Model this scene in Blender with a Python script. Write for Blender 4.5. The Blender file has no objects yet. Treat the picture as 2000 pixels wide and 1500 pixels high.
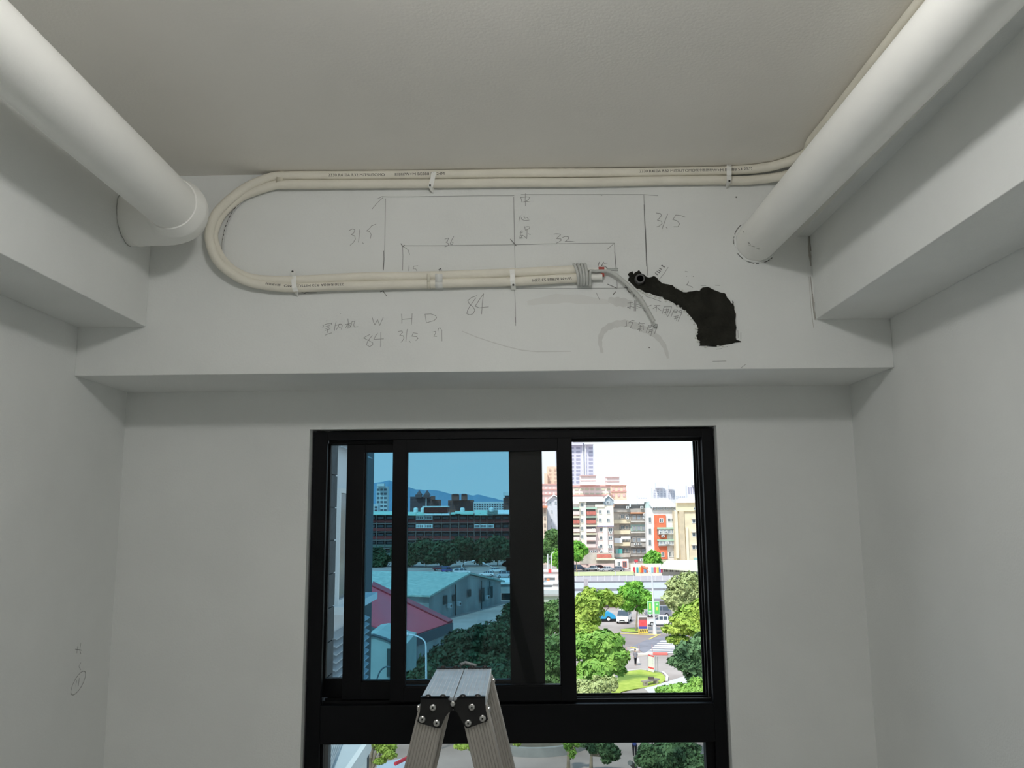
import bpy, bmesh, math, random
from mathutils import Vector, Matrix, noise
C = bpy.context.scene
COL = C.collection
PI = math.pi
random.seed(7)

# ------------------------------------------------------------------ camera, world, sun, exposure
F = 1635.25                                   # focal length in pixels of the 2000 px wide frame
VR = Vector((0.99990961, 0.0101274, -0.00884358))
VU = Vector((0.01032062, -0.1565705, 0.98761286))
VF = Vector((-0.0086173, 0.98761486, 0.15666087))
cam_d = bpy.data.cameras.new('camera'); cam = bpy.data.objects.new('camera', cam_d); COL.objects.link(cam)
cam_d.sensor_width = 36.0; cam_d.lens = F / 2000 * 36.0
cam_d.clip_start = 0.02; cam_d.clip_end = 12000
M = Matrix.Identity(4)
for i in range(3):
    M[i][0] = VR[i]; M[i][1] = VU[i]; M[i][2] = -VF[i]
cam.matrix_world = M
C.camera = cam

w = bpy.data.worlds.new('sky'); C.world = w; w.use_nodes = True
nt = w.node_tree; nt.nodes.clear()
N = nt.nodes.new; L = nt.links.new
tc = N('ShaderNodeTexCoord'); sep = N('ShaderNodeSeparateXYZ'); L(tc.outputs['Generated'], sep.inputs[0])
ramp = N('ShaderNodeValToRGB'); L(sep.outputs['Z'], ramp.inputs[0])
ramp.color_ramp.elements[0].position = 0.0; ramp.color_ramp.elements[0].color = (0.86, 0.97, 1.0, 1)
ramp.color_ramp.elements[1].position = 0.5; ramp.color_ramp.elements[1].color = (0.52, 0.78, 1.0, 1)
mp = N('ShaderNodeMapping'); mp.inputs['Scale'].default_value = (2.2, 2.2, 7.0); L(tc.outputs['Generated'], mp.inputs[0])
nz = N('ShaderNodeTexNoise'); nz.inputs['Scale'].default_value = 1.7; nz.inputs['Detail'].default_value = 6; nz.inputs['Roughness'].default_value = .58
L(mp.outputs[0], nz.inputs['Vector'])
r2 = N('ShaderNodeValToRGB'); L(nz.outputs['Fac'], r2.inputs[0])
r2.color_ramp.elements[0].position = .5; r2.color_ramp.elements[0].color = (0, 0, 0, 1)
r2.color_ramp.elements[1].position = .75; r2.color_ramp.elements[1].color = (.55, .55, .55, 1)
mx = N('ShaderNodeMix'); mx.data_type = 'RGBA'; L(r2.outputs[0], mx.inputs[0]); L(ramp.outputs[0], mx.inputs[6]); mx.inputs[7].default_value = (1, 1, 1, 1)
bg = N('ShaderNodeBackground'); bg.inputs['Strength'].default_value = 1.22; L(mx.outputs[2], bg.inputs['Color'])
wo = N('ShaderNodeOutputWorld'); L(bg.outputs[0], wo.inputs[0])

sd = bpy.data.lights.new('sun', 'SUN'); sun = bpy.data.objects.new('sun', sd); COL.objects.link(sun)
sd.energy = 3.7; sd.angle = math.radians(6); sd.color = (1.0, .96, .88)
sun.rotation_euler = Vector((0.38, 0.62, -0.9)).to_track_quat('-Z', 'Y').to_euler()   # shines away from the room, onto the street

C.view_settings.view_transform = 'Standard'
C.view_settings.look = 'None'
C.view_settings.exposure = 0.0
C.view_settings.gamma = 1.0
C.view_settings.use_curve_mapping = False
C.cycles.use_denoising = True
C.cycles.max_bounces = 10
C.cycles.diffuse_bounces = 6
C.cycles.transparent_max_bounces = 12
C.cycles.sample_clamp_indirect = 6
LAMP_POWER = 80.0

# ------------------------------------------------------------------ projection of measured points
def at(u, v, Y=None, Z=None, X=None):
    """point of the place seen at (u, v) of the photograph, on the plane Y (or Z or X)."""
    d = VF + VR * ((u - 1000) / F) - VU * ((v - 750) / F)
    if Z is not None: return d * (Z / d.z)
    if X is not None: return d * (X / d.x)
    return d * (Y / d.y)

# room dimensions (metres, the camera is the origin)
Y1 = 2.561; Y2 = 2.915; YB = -1.10
XL = -1.387; XR = 1.160; ZC = 1.101; ZF = -1.85
ZB = 0.446; ZS = 0.600; BL = -1.172; BR = 0.928
GZ = -16.4

# ------------------------------------------------------------------ materials
MATS = {}
def lin(c):
    return tuple((x / 255 / 12.92) if x / 255 <= .04045 else ((x / 255 + .055) / 1.055) ** 2.4 for x in c)
def mat(name, rgb, rough=.6, metal=0.0, var=0.0, scale=8.0, bump=0.0, bscale=40.0, spec=.5, rgb2=None, detail=4, stretch=None, coat=0.0):
    """principled material with procedural colour variation and fine relief; rgb is sRGB 0-255"""
    if name in MATS: return MATS[name]
    m = bpy.data.materials.new(name); m.use_nodes = True; t = m.node_tree
    b = t.nodes['Principled BSDF']
    c = lin(rgb); b.inputs['Roughness'].default_value = rough; b.inputs['Metallic'].default_value = metal
    b.inputs['Specular IOR Level'].default_value = spec
    b.inputs['Coat Weight'].default_value = coat
    b.inputs['Base Color'].default_value = (*c, 1)
    if var or rgb2 or bump:
        co = t.nodes.new('ShaderNodeTexCoord'); src = co.outputs['Object']
        if stretch:
            mpp = t.nodes.new('ShaderNodeMapping'); mpp.inputs['Scale'].default_value = stretch
            t.links.new(src, mpp.inputs[0]); src = mpp.outputs[0]
    if var or rgb2:
        n = t.nodes.new('ShaderNodeTexNoise'); n.inputs['Scale'].default_value = scale; n.inputs['Detail'].default_value = detail
        t.links.new(src, n.inputs['Vector'])
        r = t.nodes.new('ShaderNodeValToRGB'); t.links.new(n.outputs['Fac'], r.inputs[0])
        a = lin(rgb2) if rgb2 else tuple(x * (1 - var) for x in c)
        bb = c if rgb2 else tuple(min(1, x * (1 + var)) for x in c)
        r.color_ramp.elements[0].position = .35; r.color_ramp.elements[0].color = (*a, 1)
        r.color_ramp.elements[1].position = .65; r.color_ramp.elements[1].color = (*bb, 1)
        t.links.new(r.outputs[0], b.inputs['Base Color'])
    if bump:
        n2 = t.nodes.new('ShaderNodeTexNoise'); n2.inputs['Scale'].default_value = bscale; n2.inputs['Detail'].default_value = 3
        t.links.new(src, n2.inputs['Vector'])
        bp = t.nodes.new('ShaderNodeBump'); bp.inputs['Strength'].default_value = bump; bp.inputs['Distance'].default_value = .01
        t.links.new(n2.outputs['Fac'], bp.inputs['Height']); t.links.new(bp.outputs[0], b.inputs['Normal'])
    MATS[name] = m
    return m
def glass(name, tint, gloss=.06, rough=.02):
    if name in MATS: return MATS[name]
    m = bpy.data.materials.new(name); m.use_nodes = True; t = m.node_tree; t.nodes.clear()
    tr = t.nodes.new('ShaderNodeBsdfTransparent'); tr.inputs[0].default_value = (*tint, 1)
    gl = t.nodes.new('ShaderNodeBsdfGlossy'); gl.inputs['Roughness'].default_value = rough; gl.inputs[0].default_value = (1, 1, 1, 1)
    fr = t.nodes.new('ShaderNodeFresnel'); fr.inputs[0].default_value = 1.25
    mm = t.nodes.new('ShaderNodeMixShader'); t.links.new(fr.outputs[0], mm.inputs[0]); t.links.new(tr.outputs[0], mm.inputs[1]); t.links.new(gl.outputs[0], mm.inputs[2])
    o = t.nodes.new('ShaderNodeOutputMaterial'); t.links.new(mm.outputs[0], o.inputs[0])
    MATS[name] = m
    return m
def emit(name, rgb, s):
    m = bpy.data.materials.new(name); m.use_nodes = True; b = m.node_tree.nodes['Principled BSDF']
    b.inputs['Base Color'].default_value = (*rgb, 1); b.inputs['Emission Color'].default_value = (*rgb, 1); b.inputs['Emission Strength'].default_value = s
    return m

# ------------------------------------------------------------------ mesh builder
OFF = {}
class MB:
    def __init__(s): s.v = []; s.f = []
    def add(s, vs, fs):
        n = len(s.v); s.v += [Vector(p) for p in vs]; s.f += [[i + n for i in f] for f in fs]; return s
    def box(s, x0, x1, y0, y1, z0, z1):
        return s.add([(x0,y0,z0),(x1,y0,z0),(x1,y1,z0),(x0,y1,z0),(x0,y0,z1),(x1,y0,z1),(x1,y1,z1),(x0,y1,z1)],
                     [(3,2,1,0),(4,5,6,7),(0,1,5,4),(1,2,6,5),(2,3,7,6),(3,0,4,7)])
    def hexa(s, p):      # 8 corners: bottom 0-3, top 4-7
        return s.add(p, [(3,2,1,0),(4,5,6,7),(0,1,5,4),(1,2,6,5),(2,3,7,6),(3,0,4,7)])
    def slab(s, pts, d): # polygon in space pushed along vector d
        n = len(pts); d = Vector(d); P = [Vector(p) for p in pts]
        return s.add(P + [p + d for p in P], [list(range(n)), list(range(2*n-1, n-1, -1))] + [(i, i+n, (i+1)%n+n, (i+1)%n) for i in range(n)])
    def prism_xz(s, poly, y0, y1):
        return s.slab([(x, y0, z) for x, z in poly], (0, y1-y0, 0))
    def tube(s, pts, r, seg=10, caps=True, flat=None):
        P = [Vector(p) for p in pts]; n = len(P); R = r if isinstance(r, (list, tuple)) else [r]*n
        T = []
        for i in range(n):
            t = (P[min(i+1, n-1)] - P[max(i-1, 0)]); T.append(t.normalized() if t.length > 1e-9 else Vector((0,0,1)))
        a = Vector((0,0,1)) if abs(T[0].z) < .9 else Vector((0,1,0))
        u = T[0].cross(a).normalized(); base = len(s.v)
        for i in range(n):
            if i:
                q = T[i-1].rotation_difference(T[i]); u = (q @ u)
                u = (u - T[i]*u.dot(T[i])).normalized()
            wv = T[i].cross(u)
            for k in range(seg):
                an = 2*PI*k/seg; s.v.append(P[i] + (u*math.cos(an) + wv*math.sin(an))*R[i])
        for i in range(n-1):
            for k in range(seg):
                a0 = base+i*seg+k; a1 = base+i*seg+(k+1)%seg; s.f.append([a0, a0+seg, a1+seg, a1])
        if caps:
            s.f.append([base+k for k in range(seg)]); s.f.append([base+(n-1)*seg+k for k in range(seg-1, -1, -1)])
        return s
    def lathe(s, prof, c, axis='z', seg=20):
        """prof: (radius, height) pairs; axis direction of height"""
        c = Vector(c); base = len(s.v)
        ax = {'z': (Vector((1,0,0)), Vector((0,1,0)), Vector((0,0,1))), 'y': (Vector((1,0,0)), Vector((0,0,1)), Vector((0,-1,0))), 'x': (Vector((0,1,0)), Vector((0,0,1)), Vector((1,0,0)))}[axis]
        for r, h in prof:
            for k in range(seg):
                an = 2*PI*k/seg; s.v.append(c + ax[0]*r*math.cos(an) + ax[1]*r*math.sin(an) + ax[2]*h)
        for i in range(len(prof)-1):
            for k in range(seg):
                a0 = base+i*seg+k; a1 = base+i*seg+(k+1)%seg; s.f.append([a0, a1, a1+seg, a0+seg])
        s.f.append([base+k for k in range(seg-1, -1, -1)]); s.f.append([base+(len(prof)-1)*seg+k for k in range(seg)])
        return s
    def ball(s, c, r, seg=12, rings=8):
        rx, ry, rz = r if isinstance(r, (tuple, list)) else (r, r, r); base = len(s.v)
        for i in range(rings+1):
            t = PI*i/rings
            for k in range(seg):
                a = 2*PI*k/seg; s.v.append(Vector((c[0]+rx*math.sin(t)*math.cos(a), c[1]+ry*math.sin(t)*math.sin(a), c[2]+rz*math.cos(t))))
        for i in range(rings):
            for k in range(seg):
                a0 = base+i*seg+k; a1 = base+i*seg+(k+1)%seg; s.f.append([a0, a0+seg, a1+seg, a1])
        return s
    def ribbon(s, pts, wd, nrm=(0,-1,0)):
        P = [Vector(p) for p in pts]; nrm = Vector(nrm); n = len(P); base = len(s.v)
        for i in range(n):
            t = (P[min(i+1,n-1)] - P[max(i-1,0)]); t = t.normalized() if t.length > 1e-9 else Vector((1,0,0))
            sd_ = t.cross(nrm).normalized()*wd/2
            s.v += [P[i]-sd_, P[i]+sd_]
        for i in range(n-1): s.f.append([base+2*i, base+2*i+1, base+2*i+3, base+2*i+2])
        return s
    def build(s, name, m, parent=None, smooth=False, bevel=0, loc=None, fix=True):
        me = bpy.data.meshes.new(name)
        if parent is not None: off = OFF[parent]
        elif loc is not None: off = Vector(loc)
        else:
            xs = [p.x for p in s.v]; ys = [p.y for p in s.v]; zs = [p.z for p in s.v]
            off = Vector(((min(xs)+max(xs))/2, (min(ys)+max(ys))/2, min(zs)))
        me.from_pydata([tuple(p-off) for p in s.v], [], s.f)
        if fix:
            b = bmesh.new(); b.from_mesh(me); bmesh.ops.recalc_face_normals(b, faces=b.faces); b.to_mesh(me); b.free()
        me.materials.append(m)
        o = bpy.data.objects.new(name, me); COL.objects.link(o)
        if parent is not None: o.parent = parent
        else: o.location = off
        OFF[o] = off
        if smooth:
            for p in me.polygons: p.use_smooth = True
            if smooth != 'all':
                me.set_sharp_from_angle(angle=math.radians(40))
        if bevel:
            bv = o.modifiers.new('bevel', 'BEVEL'); bv.width = bevel; bv.segments = 2; bv.limit_method = 'ANGLE'
        return o
def tag(o, label=None, cat=None, group=None, kind=None):
    if label: o['label'] = label
    if cat: o['category'] = cat
    if group: o['group'] = group
    if kind: o['kind'] = kind
    return o
def thing(name, label, cat, loc=(0,0,0), group=None, kind=None):
    o = bpy.data.objects.new(name, None); COL.objects.link(o); o.location = loc; o.empty_display_size = .1
    OFF[o] = Vector(loc); return tag(o, label, cat, group, kind)
def catmull(pts, k=8):
    P = [Vector(p) for p in pts]; P = [2*P[0]-P[1]] + P + [2*P[-1]-P[-2]]; out = []
    for i in range(1, len(P)-2):
        for j in range(k):
            t = j/k; a, b, c, d = P[i-1:i+3]
            out.append(.5*((2*b)+(c-a)*t+(2*a-5*b+4*c-d)*t*t+(3*b-a-3*c+d)*t**3))
    out.append(P[-2]); return out

# ------------------------------------------------------------------ room shell
plaster = mat('white_plaster', (225, 227, 225), .85, var=.025, scale=3.0, bump=.12, bscale=160, spec=.2)
plaster2 = mat('white_ceiling_paint', (238, 235, 229), .9, var=.02, scale=2.0, bump=.08, bscale=120, spec=.15)
def struct(name, mb, m, label=None, parent=None, **k):
    o = mb.build(name, m, parent, **k)
    if parent is None: o['kind'] = 'structure'
    if label: o['label'] = label
    return o
WT = .2
struct('floor', MB().box(XL-WT, XR+WT, YB-WT, Y2+.27, ZF-.15, ZF), mat('cement_floor', (206, 204, 200), .8, var=.04, scale=4, bump=.1), 'bare grey cement floor')
struct('ceiling', MB().box(XL-WT, XR+WT, YB-WT, Y2+.27, ZC, ZC+.2), plaster2, 'white painted ceiling')
struct('wall_left', MB().box(XL-WT, XL, YB-WT, Y2+.27, ZF, ZC), plaster, 'white painted left wall')
struct('wall_right', MB().box(XR, XR+WT, YB-WT, Y2+.27, ZF, ZC), plaster, 'white painted right wall')
struct('wall_back', MB().box(XL, XR, YB-WT, YB, ZF, ZC), plaster, 'white painted wall behind the viewer')
HX0, HX1, HZ0, HZ1 = -.735, .686, -1.45, .309
wf = MB()
wf.box(XL, HX0, Y2, Y2+.25, ZF, ZC).box(HX1, XR, Y2, Y2+.25, ZF, ZC).box(HX0, HX1, Y2, Y2+.25, HZ1, ZC).box(HX0, HX1, Y2, Y2+.25, ZF, HZ0)
struct('wall_front', wf, plaster, 'white window wall below the beam')
beam = struct('trim_1', MB().box(XL, XR, Y1, Y2, ZB, ZC), plaster, 'deep white ceiling beam across the window wall covered in pencil notes', bevel=.002)
beamL = struct('trim_2', MB().box(XL, BL, YB, Y1, ZS, ZC), plaster, 'white ceiling beam along the left wall', bevel=.002)
beamR = struct('trim_3', MB().box(BR, XR, YB, Y1, ZS, ZC), plaster, 'white ceiling beam along the right wall', bevel=.002)
struct('trim_4', MB().box(.887, BR, YB, Y1, .872, ZC), plaster, 'narrow white plaster ledge beside the right drain pipe')

# ------------------------------------------------------------------ ceiling lamp (out of frame, lights the room)
LX, LY, LZ = -.078, .908, 1.012
t = thing('ceiling_lamp', 'round flat white dome lamp on the ceiling centre', 'lamp', (LX, LY, ZC))
MB().lathe([(.15, 0), (.15, -.02), (.135, -.03)], (LX, LY, ZC), 'z', 40).build('lamp_base', mat('lamp_white', (235, 235, 230), .4), t, smooth=True)
MB().ball((LX, LY, ZC-.084), (.12, .12, .054), 40, 16).build('diffuser', emit('lamp_glow', (1, .985, .965), LAMP_POWER), t, smooth='all')

# ------------------------------------------------------------------ drain pipes
pvc = mat('white_painted_pvc', (240, 240, 236), .42, var=.015, scale=5, spec=.4, bump=.05, bscale=60)
pvc_end = mat('white_pipe_rim', (250, 250, 248), .5)
PR = .073
def PL(y): return Vector((-.988+.00875*(2.5-y), y, .888))
t = thing('drain_pipe', 'thick white drain pipe along the left side of the ceiling ending in an elbow', 'pipe', (-.985, 1.0, .815))
MB().tube([PL(y) for y in (YB, 0, 1.2, 2.29)], PR, 48).build('pipe', pvc, t, smooth=True)
q_ = PL(2.262)
MB().lathe([(PR+.0005, 0), (.0772, 0), (.0772, -.0025), (PR+.0005, -.0025)], q_, 'y', 48).build('rim', pvc_end, t, smooth=True)
e0 = PL(2.258); e1 = PL(2.290)
el = [e0, e1]+catmull([e1, PL(2.315)+Vector((-.003, 0, .001)), Vector((-1.008, 2.352, .893)), Vector((-1.045, 2.382, .897)), Vector((-1.10, 2.40, .902)), Vector((BL-.02, 2.418, .908))], 4)[1:]
MB().tube(el, [.0768, .0835]+[.087]*(len(el)-2), 48).build('elbow', pvc, t, smooth=True)
MB().tube([(BL+.024, 2.412, .905), (BL+.020, 2.413, .905)], .0885, 40).build('seam_ring', pvc, t, smooth=True)
crack = mat('dark_crack', (84, 84, 80), .9)
cp = []
random.seed(3)
for k in range(26):
    a = math.radians(95 + 178*k/25); rr = .0930 + random.uniform(-.002, .002)
    cp.append((BL+.001, 2.418+rr*math.cos(a), .908+rr*math.sin(a)))
MB().ribbon(cp, .0016, (1,0,0)).build('crack', crack, beamL)
t = thing('drain_pipe', 'slimmer white drain pipe on the right entering the beam face', 'pipe', (.77, 1.0, .78))
A = Vector((.756, Y1+.03, .8555)); B = Vector((.770, 1.2, .8465)); dr = (A-B)/(A.y-B.y)
pp = [B+dr*(y-B.y) for y in (YB, 0, 1.2, 2.0, Y1+.03)]
MB().tube(pp, .064, 48).build('pipe', pvc, t, smooth=True)
cb = MB()
random.seed(5)
for k in range(34):
    a = 2*PI*k/34; rr = .0595+random.uniform(-.001, .002)
    pass
ringp = [(A.x-.0+math.cos(2*PI*k/40)*(.066+random.uniform(-.0012, .002)), Y1-.001, .855+math.sin(2*PI*k/40)*(.066+random.uniform(-.001, .002))) for k in range(41)]
MB().tube(ringp, [random.uniform(.002, .0045) for _ in ringp], 6).build('sealant_bead', plaster, t, smooth=True)
for a0, a1 in ((128, 160), (166, 186), (212, 232), (240, 262), (266, 274), (288, 303), (306, 312)):
    MB().ribbon([(A.x+.0715*math.cos(math.radians(a0+(a1-a0)*k/6)), Y1-.0012, .855+.0715*math.sin(math.radians(a0+(a1-a0)*k/6))) for k in range(7)], .0022).build('crack', crack, beam)
for (u0, v0, u1, v1, wd) in ((1480, 453, 1492, 463, .006), (1462, 478, 1467, 492, .002)):
    q0 = at(u0, v0, 2.47); q1 = at(u1, v1, 2.45)
    # scuffs lie on the pipe surface towards the viewer
    def onpipe(q):
        c = B+dr*(q.y-B.y); d = Vector((q.x-c.x, 0, q.z-c.z)); d = d.normalized()*.0652; return Vector((c.x+d.x, q.y, c.z+d.z))
    nrm = (onpipe(q0)-(B+dr*(q0.y-B.y))).normalized()
    MB().ribbon([onpipe(q0), onpipe((q0+q1)/2), onpipe(q1)], wd, nrm).build('scuff', mat('grey_scuff', (176, 176, 170), .8), t)

# ------------------------------------------------------------------ insulated refrigerant tubes
foam = mat('cream_foam', (228, 224, 211), .75, var=.03, scale=14, bump=.15, bscale=90, spec=.2)
ink = mat('black_print', (52, 52, 50), .8)
TR = .0145
def wy(u, v, d=0.0): return at(u, v, Y1-TR-.004-d)
U = [(1512,324,0),(1495,327,0),(1460,331,0),(1400,334,0),(1300,336,0),(1150,338,0),(1000,338.7,0),(850,341,0),(700,342.5,0),(600,343,0),(560,343.5,0),(526,347,.004),(477,368,.016),(433,404,.024),(416,429,.026),(409,457,.026),(412,480,.026),(422,505,.024),(443,527,.02),(478,548,.012),(521,558,.006),(572,562,.002),(650,559.5,0),(750,556.5,0),(850,554,0),(900,552.5,0),(1000,550,0),(1100,544.5,0),(1150,541.5,0)]
Lw = [(1528,344,0),(1495,349,0),(1450,352.5,0),(1400,351.5,0),(1300,353,0),(1150,356,0),(1000,357,0),(850,358.5,0),(700,359.5,0),(600,360,0),(560,360.5,0),(531,363,0),(472,384,0),(438,413,0),(422,440,0),(417,466,0),(429,499,0),(452,525,0),(486,542,0),(535,547.5,0),(600,546.5,0),(700,541.5,0),(800,540,0),(900,537,0),(1000,533,0),(1100,528,0),(1135,527,0)]
def under(p, zm):
    q = wy(*p); return at(p[0], p[1], Z=zm) if q.z > zm else q
upper = catmull([under(p, 1.0855) for p in U], 8); lower = catmull([under(p, 1.0562) for p in Lw], 8)
for p_ in upper + lower: p_.z = min(p_.z, ZC-TR-.0004); p_.y = min(p_.y, Y1-TR-.001)
# the right end turns onto the ceiling and runs back above the drain pipe
turnU = catmull([Vector((.871, YB+.03, 1.085)), Vector((.871, 1.2, 1.085)), Vector((.871, 1.95, 1.085)), Vector((.870, 2.20, 1.085)), Vector((.868, 2.33, 1.085)), at(1576, 297, Z=1.085), at(1547, 313, Z=1.085), under((1512, 324, 0), 1.0855)], 5)
tl = catmull([Vector((.871, YB+.03, 1.055)), Vector((.871, 1.2, 1.055)), Vector((.871, 1.95, 1.055)), Vector((.870, 2.20, 1.055)), Vector((.868, 2.34, 1.055)), at(1584, 319, Z=1.056), at(1557, 335, Z=1.056), under((1528, 344, 0), 1.0562)], 5)
upath = turnU[:-1] + upper; lpath = tl[:-1] + lower
bund = thing('refrigerant_tube_bundle', 'pair of cream insulated refrigerant tubes looping in a U on the beam face', 'tube', (0, Y1, .70))
MB().tube(upath, TR, 20).build('tube', foam, bund, smooth=True)
MB().tube(lpath, TR, 20).build('tube', foam, bund, smooth=True)
# tube cores that stick out past the coil
core = mat('white_liner', (236, 236, 230), .6); redm = mat('red_cap', (170, 72, 62), .6)
MB().tube([wy(1128,541.5), wy(1176,541)], .0098, 16).build('liner', core, bund, smooth=True)
MB().tube([wy(1128,526.5), wy(1184,526)], .0052, 12).build('liner', core, bund, smooth=True)
MB().tube([wy(1169,525,.003), wy(1180,525.4,.003)], .0064, 12).build('red_mark', redm, bund, smooth=True)
MB().tube([wy(1174,537,0), wy(1180,537,0)], .006, 12).build('red_mark', redm, bund, smooth=True)
MB().tube([wy(1180,525.8,0), wy(1207,526.5,0)], [.0035, .0045], 10).build('clear_sleeve', glass('clear_sleeve', (.85, .87, .86)), bund, smooth=True)

def along(path, P):
    best = min(range(len(path)), key=lambda i: (path[i]-P).length); return best
def print_on(text, path, u0, u1, v, flip, parent, up_off=0.0, hgt=.0082):
    cu = bpy.data.curves.new('t', 'FONT'); cu.body = text; cu.size = 1.0; cu.fill_mode = 'FRONT'
    ob = bpy.data.objects.new('t', cu); COL.objects.link(ob)
    dg = bpy.context.evaluated_depsgraph_get(); dg.update()
    me = bpy.data.meshes.new_from_object(ob.evaluated_get(dg)); bpy.data.objects.remove(ob)
    xs = [p.co.x for p in me.vertices]
    if not xs: return
    x0, x1 = min(xs), max(xs)
    P0 = wy(u0, v); P1 = wy(u1, v)
    i0 = along(path, P0); i1 = along(path, P1)
    sgn = 1 if i1 > i0 else -1
    seq = path[i0:i1+sgn:sgn] if (i1+sgn) >= 0 else path[i0::-1]
    # fine subdivision for wrapping
    bm_ = bmesh.new(); bm_.from_mesh(me)
    cum = [0]
    for a, b in zip(seq, seq[1:]): cum.append(cum[-1]+(b-a).length)
    tot = (Vector((P1.x-P0.x, 0, P1.z-P0.z))).length
    for vtx in bm_.verts:
        s_ = (vtx.co.x-x0)/(x1-x0)*cum[-1]; k = 0
        while k < len(cum)-2 and cum[k+1] < s_: k += 1
        f = (s_-cum[k])/max(1e-9, cum[k+1]-cum[k]); c = seq[k].lerp(seq[k+1], f)
        tg = (seq[min(k+2, len(seq)-1)]-seq[max(0, k-1)]); tg.y = 0; tg.normalize()
        up = Vector((-tg.z, 0, tg.x))
        h = (vtx.co.y-.35)*hgt/.7 + up_off
        ph = h/TR
        rr = TR+.0004
        vtx.co = c + up*rr*math.sin(ph) + Vector((0, -1, 0))*rr*math.cos(ph) - OFF[parent]
    bm_.to_mesh(me); bm_.free(); me.materials.append(ink)
    o = bpy.data.objects.new('printed_text', me); COL.objects.link(o); o.parent = parent; OFF[o] = OFF[parent]
    return o
print_on('2330 R410A R32 MITSUTOMO', upath, 646, 757, 343, False, bund, -.0042)
print_on('保冷断熱材', upath, 763, 787, 343, False, bund, -.0042, .0066)
print_on('W+M BE888 S3 24M', upath, 797, 868, 341, False, bund, -.0030)
print_on('2330 R410A R32 MITSUTOMO', upath, 1247, 1355, 336, False, bund, -.0020)
print_on('保冷断熱材', upath, 1361, 1385, 335, False, bund, -.0020, .0066)
print_on('W+M BE888 S3 25M', upath, 1394, 1467, 334, False, bund, -.0030)
print_on('2330 R410A R32 MITSUTOMO', upath, 671, 556, 559, True, bund, -.0020)
print_on('保冷断熱材', upath, 549, 524, 557, True, bund, -.004, .0066)
print_on('W+M BE888 S3 22M', upath, 1119, 1043, 546, True, bund, .0035)
# tape wraps round both tubes
def wrap(u, v0, v1, wd, m, d=.003, tilt=0):
    c0 = wy(u, v0); c1 = wy(u, v1); pts = []; r = TR+.0012
    for k in range(29):
        a = 2*PI*k/28
        # stadium around the two tube centres
        z = r*math.sin(a); y = -r*math.cos(a)*1.0
        cz = c0.z-TR if math.sin(a) > 0 else c1.z+TR
        pts.append((c0.x+tilt*z*10, c0.y+y, cz+z))
    mb = MB(); n = len(pts); T = .0008
    for (x, y, z) in pts: mb.v += [Vector((x-wd/2, y, z)), Vector((x+wd/2, y, z))]
    for i in range(n-1): mb.f.append([2*i, 2*i+1, 2*i+3, 2*i+2])
    o = mb.build('tape_wrap', m, bund, smooth='all'); so = o.modifiers.new('s', 'SOLIDIFY'); so.thickness = T; return o
wrap(549, 335.5, 368, .021, mat('tan_tape', (212, 206, 188), .5, var=.06, scale=60), tilt=.015)
wrap(858, 532.5, 562.5, .023, mat('white_tape', (222, 223, 220), .45, var=.03, scale=40))
wrap(838, 532.5, 563, .010, mat('old_tape', (214, 210, 194), .6))
# metal saddles with screws
strapm = mat('white_metal_strap', (238, 238, 234), .45, spec=.4); scr = mat('dark_screw', (70, 70, 68), .4, metal=.7)
def saddle(pts, wd, screw, label):
    """pts: (u, v, distance of the strap from the beam face)"""
    P = [at(u, v, Y1-d) for u, v, d in pts]
    t = thing('pipe_saddle', label, 'pipe clamp', (P[0].x, Y1, P[-1].z), 'white metal saddles over the tubes')
    mb = MB().ribbon(P, wd, (0, -1, 0))
    o = mb.build('strap', strapm, t); so = o.modifiers.new('s', 'SOLIDIFY'); so.thickness = .0016; so.offset = 0
    s_ = at(screw[0], screw[1], Y1-screw[2])
    MB().lathe([(.0034, 0), (.0034, .0016), (.0016, .0028)], s_, 'y', 12).build('screw', scr, t, smooth=True)
    return t
saddle([(847, 332, .012), (847, 336, .032), (846, 345, .036), (843, 357, .037), (841, 364, .036), (843, 369, .02), (847, 373, .004)], .0145, (840, 362, .0385), 'white metal saddle on the top run beside the 24M print')
saddle([(1424, 321, .026), (1424, 325, .052), (1424, 334, .058), (1424, 342, .054), (1424, 352, .042), (1423, 358, .03), (1421, 363, .012), (1421, 366, .004)], .0150, (1424.5, 353.5, .0420), 'white metal saddle on the top run near the right drain pipe')
saddle([(573, 529, .004), (573.5, 535, .012), (574, 540, .03), (574, 552, .036), (575, 562, .036), (578, 569, .03), (579, 573, .014), (579, 576, .004)], .0150, (571.5, 530.5, .006), 'tilted white metal saddle at the lower left of the loop')
saddle([(1000, 523, .012), (1000, 527, .032), (1001, 536, .036), (1001, 548, .036), (1002, 557, .030), (1003, 562, .012), (1003, 566, .004)], .0150, (1002.5, 556.5, .034), 'white metal saddle on the lower run at the centre line')
# thin signal cable inside the loop
cabm = mat('grey_cable', (196, 197, 195), .55); cabl = mat('light_cable', (190, 192, 188), .5, bump=.02)
cp = catmull([at(u, v, Y1-.006) for u, v in ((500, 372), (478, 388), (458, 410), (444, 436), (437, 462), (435, 488), (440, 512), (460, 532))], 6)
sc = MB().tube(cp, .0034, 10).build('signal_cable', cabm, None, smooth=True)
tag(sc, 'thin grey cable showing inside the left bend of the tube loop', 'cable')
for i in range(4, len(cp)-16, 2):
    pass
mb = MB()
for i in range(5, 26, 2): mb.ribbon([cp[i]+Vector((0, -.0038, 0)), cp[i].lerp(cp[i+1], .8)+Vector((0, -.0038, 0))], .0022)
mb.build('printed_text', ink, sc)
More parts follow.
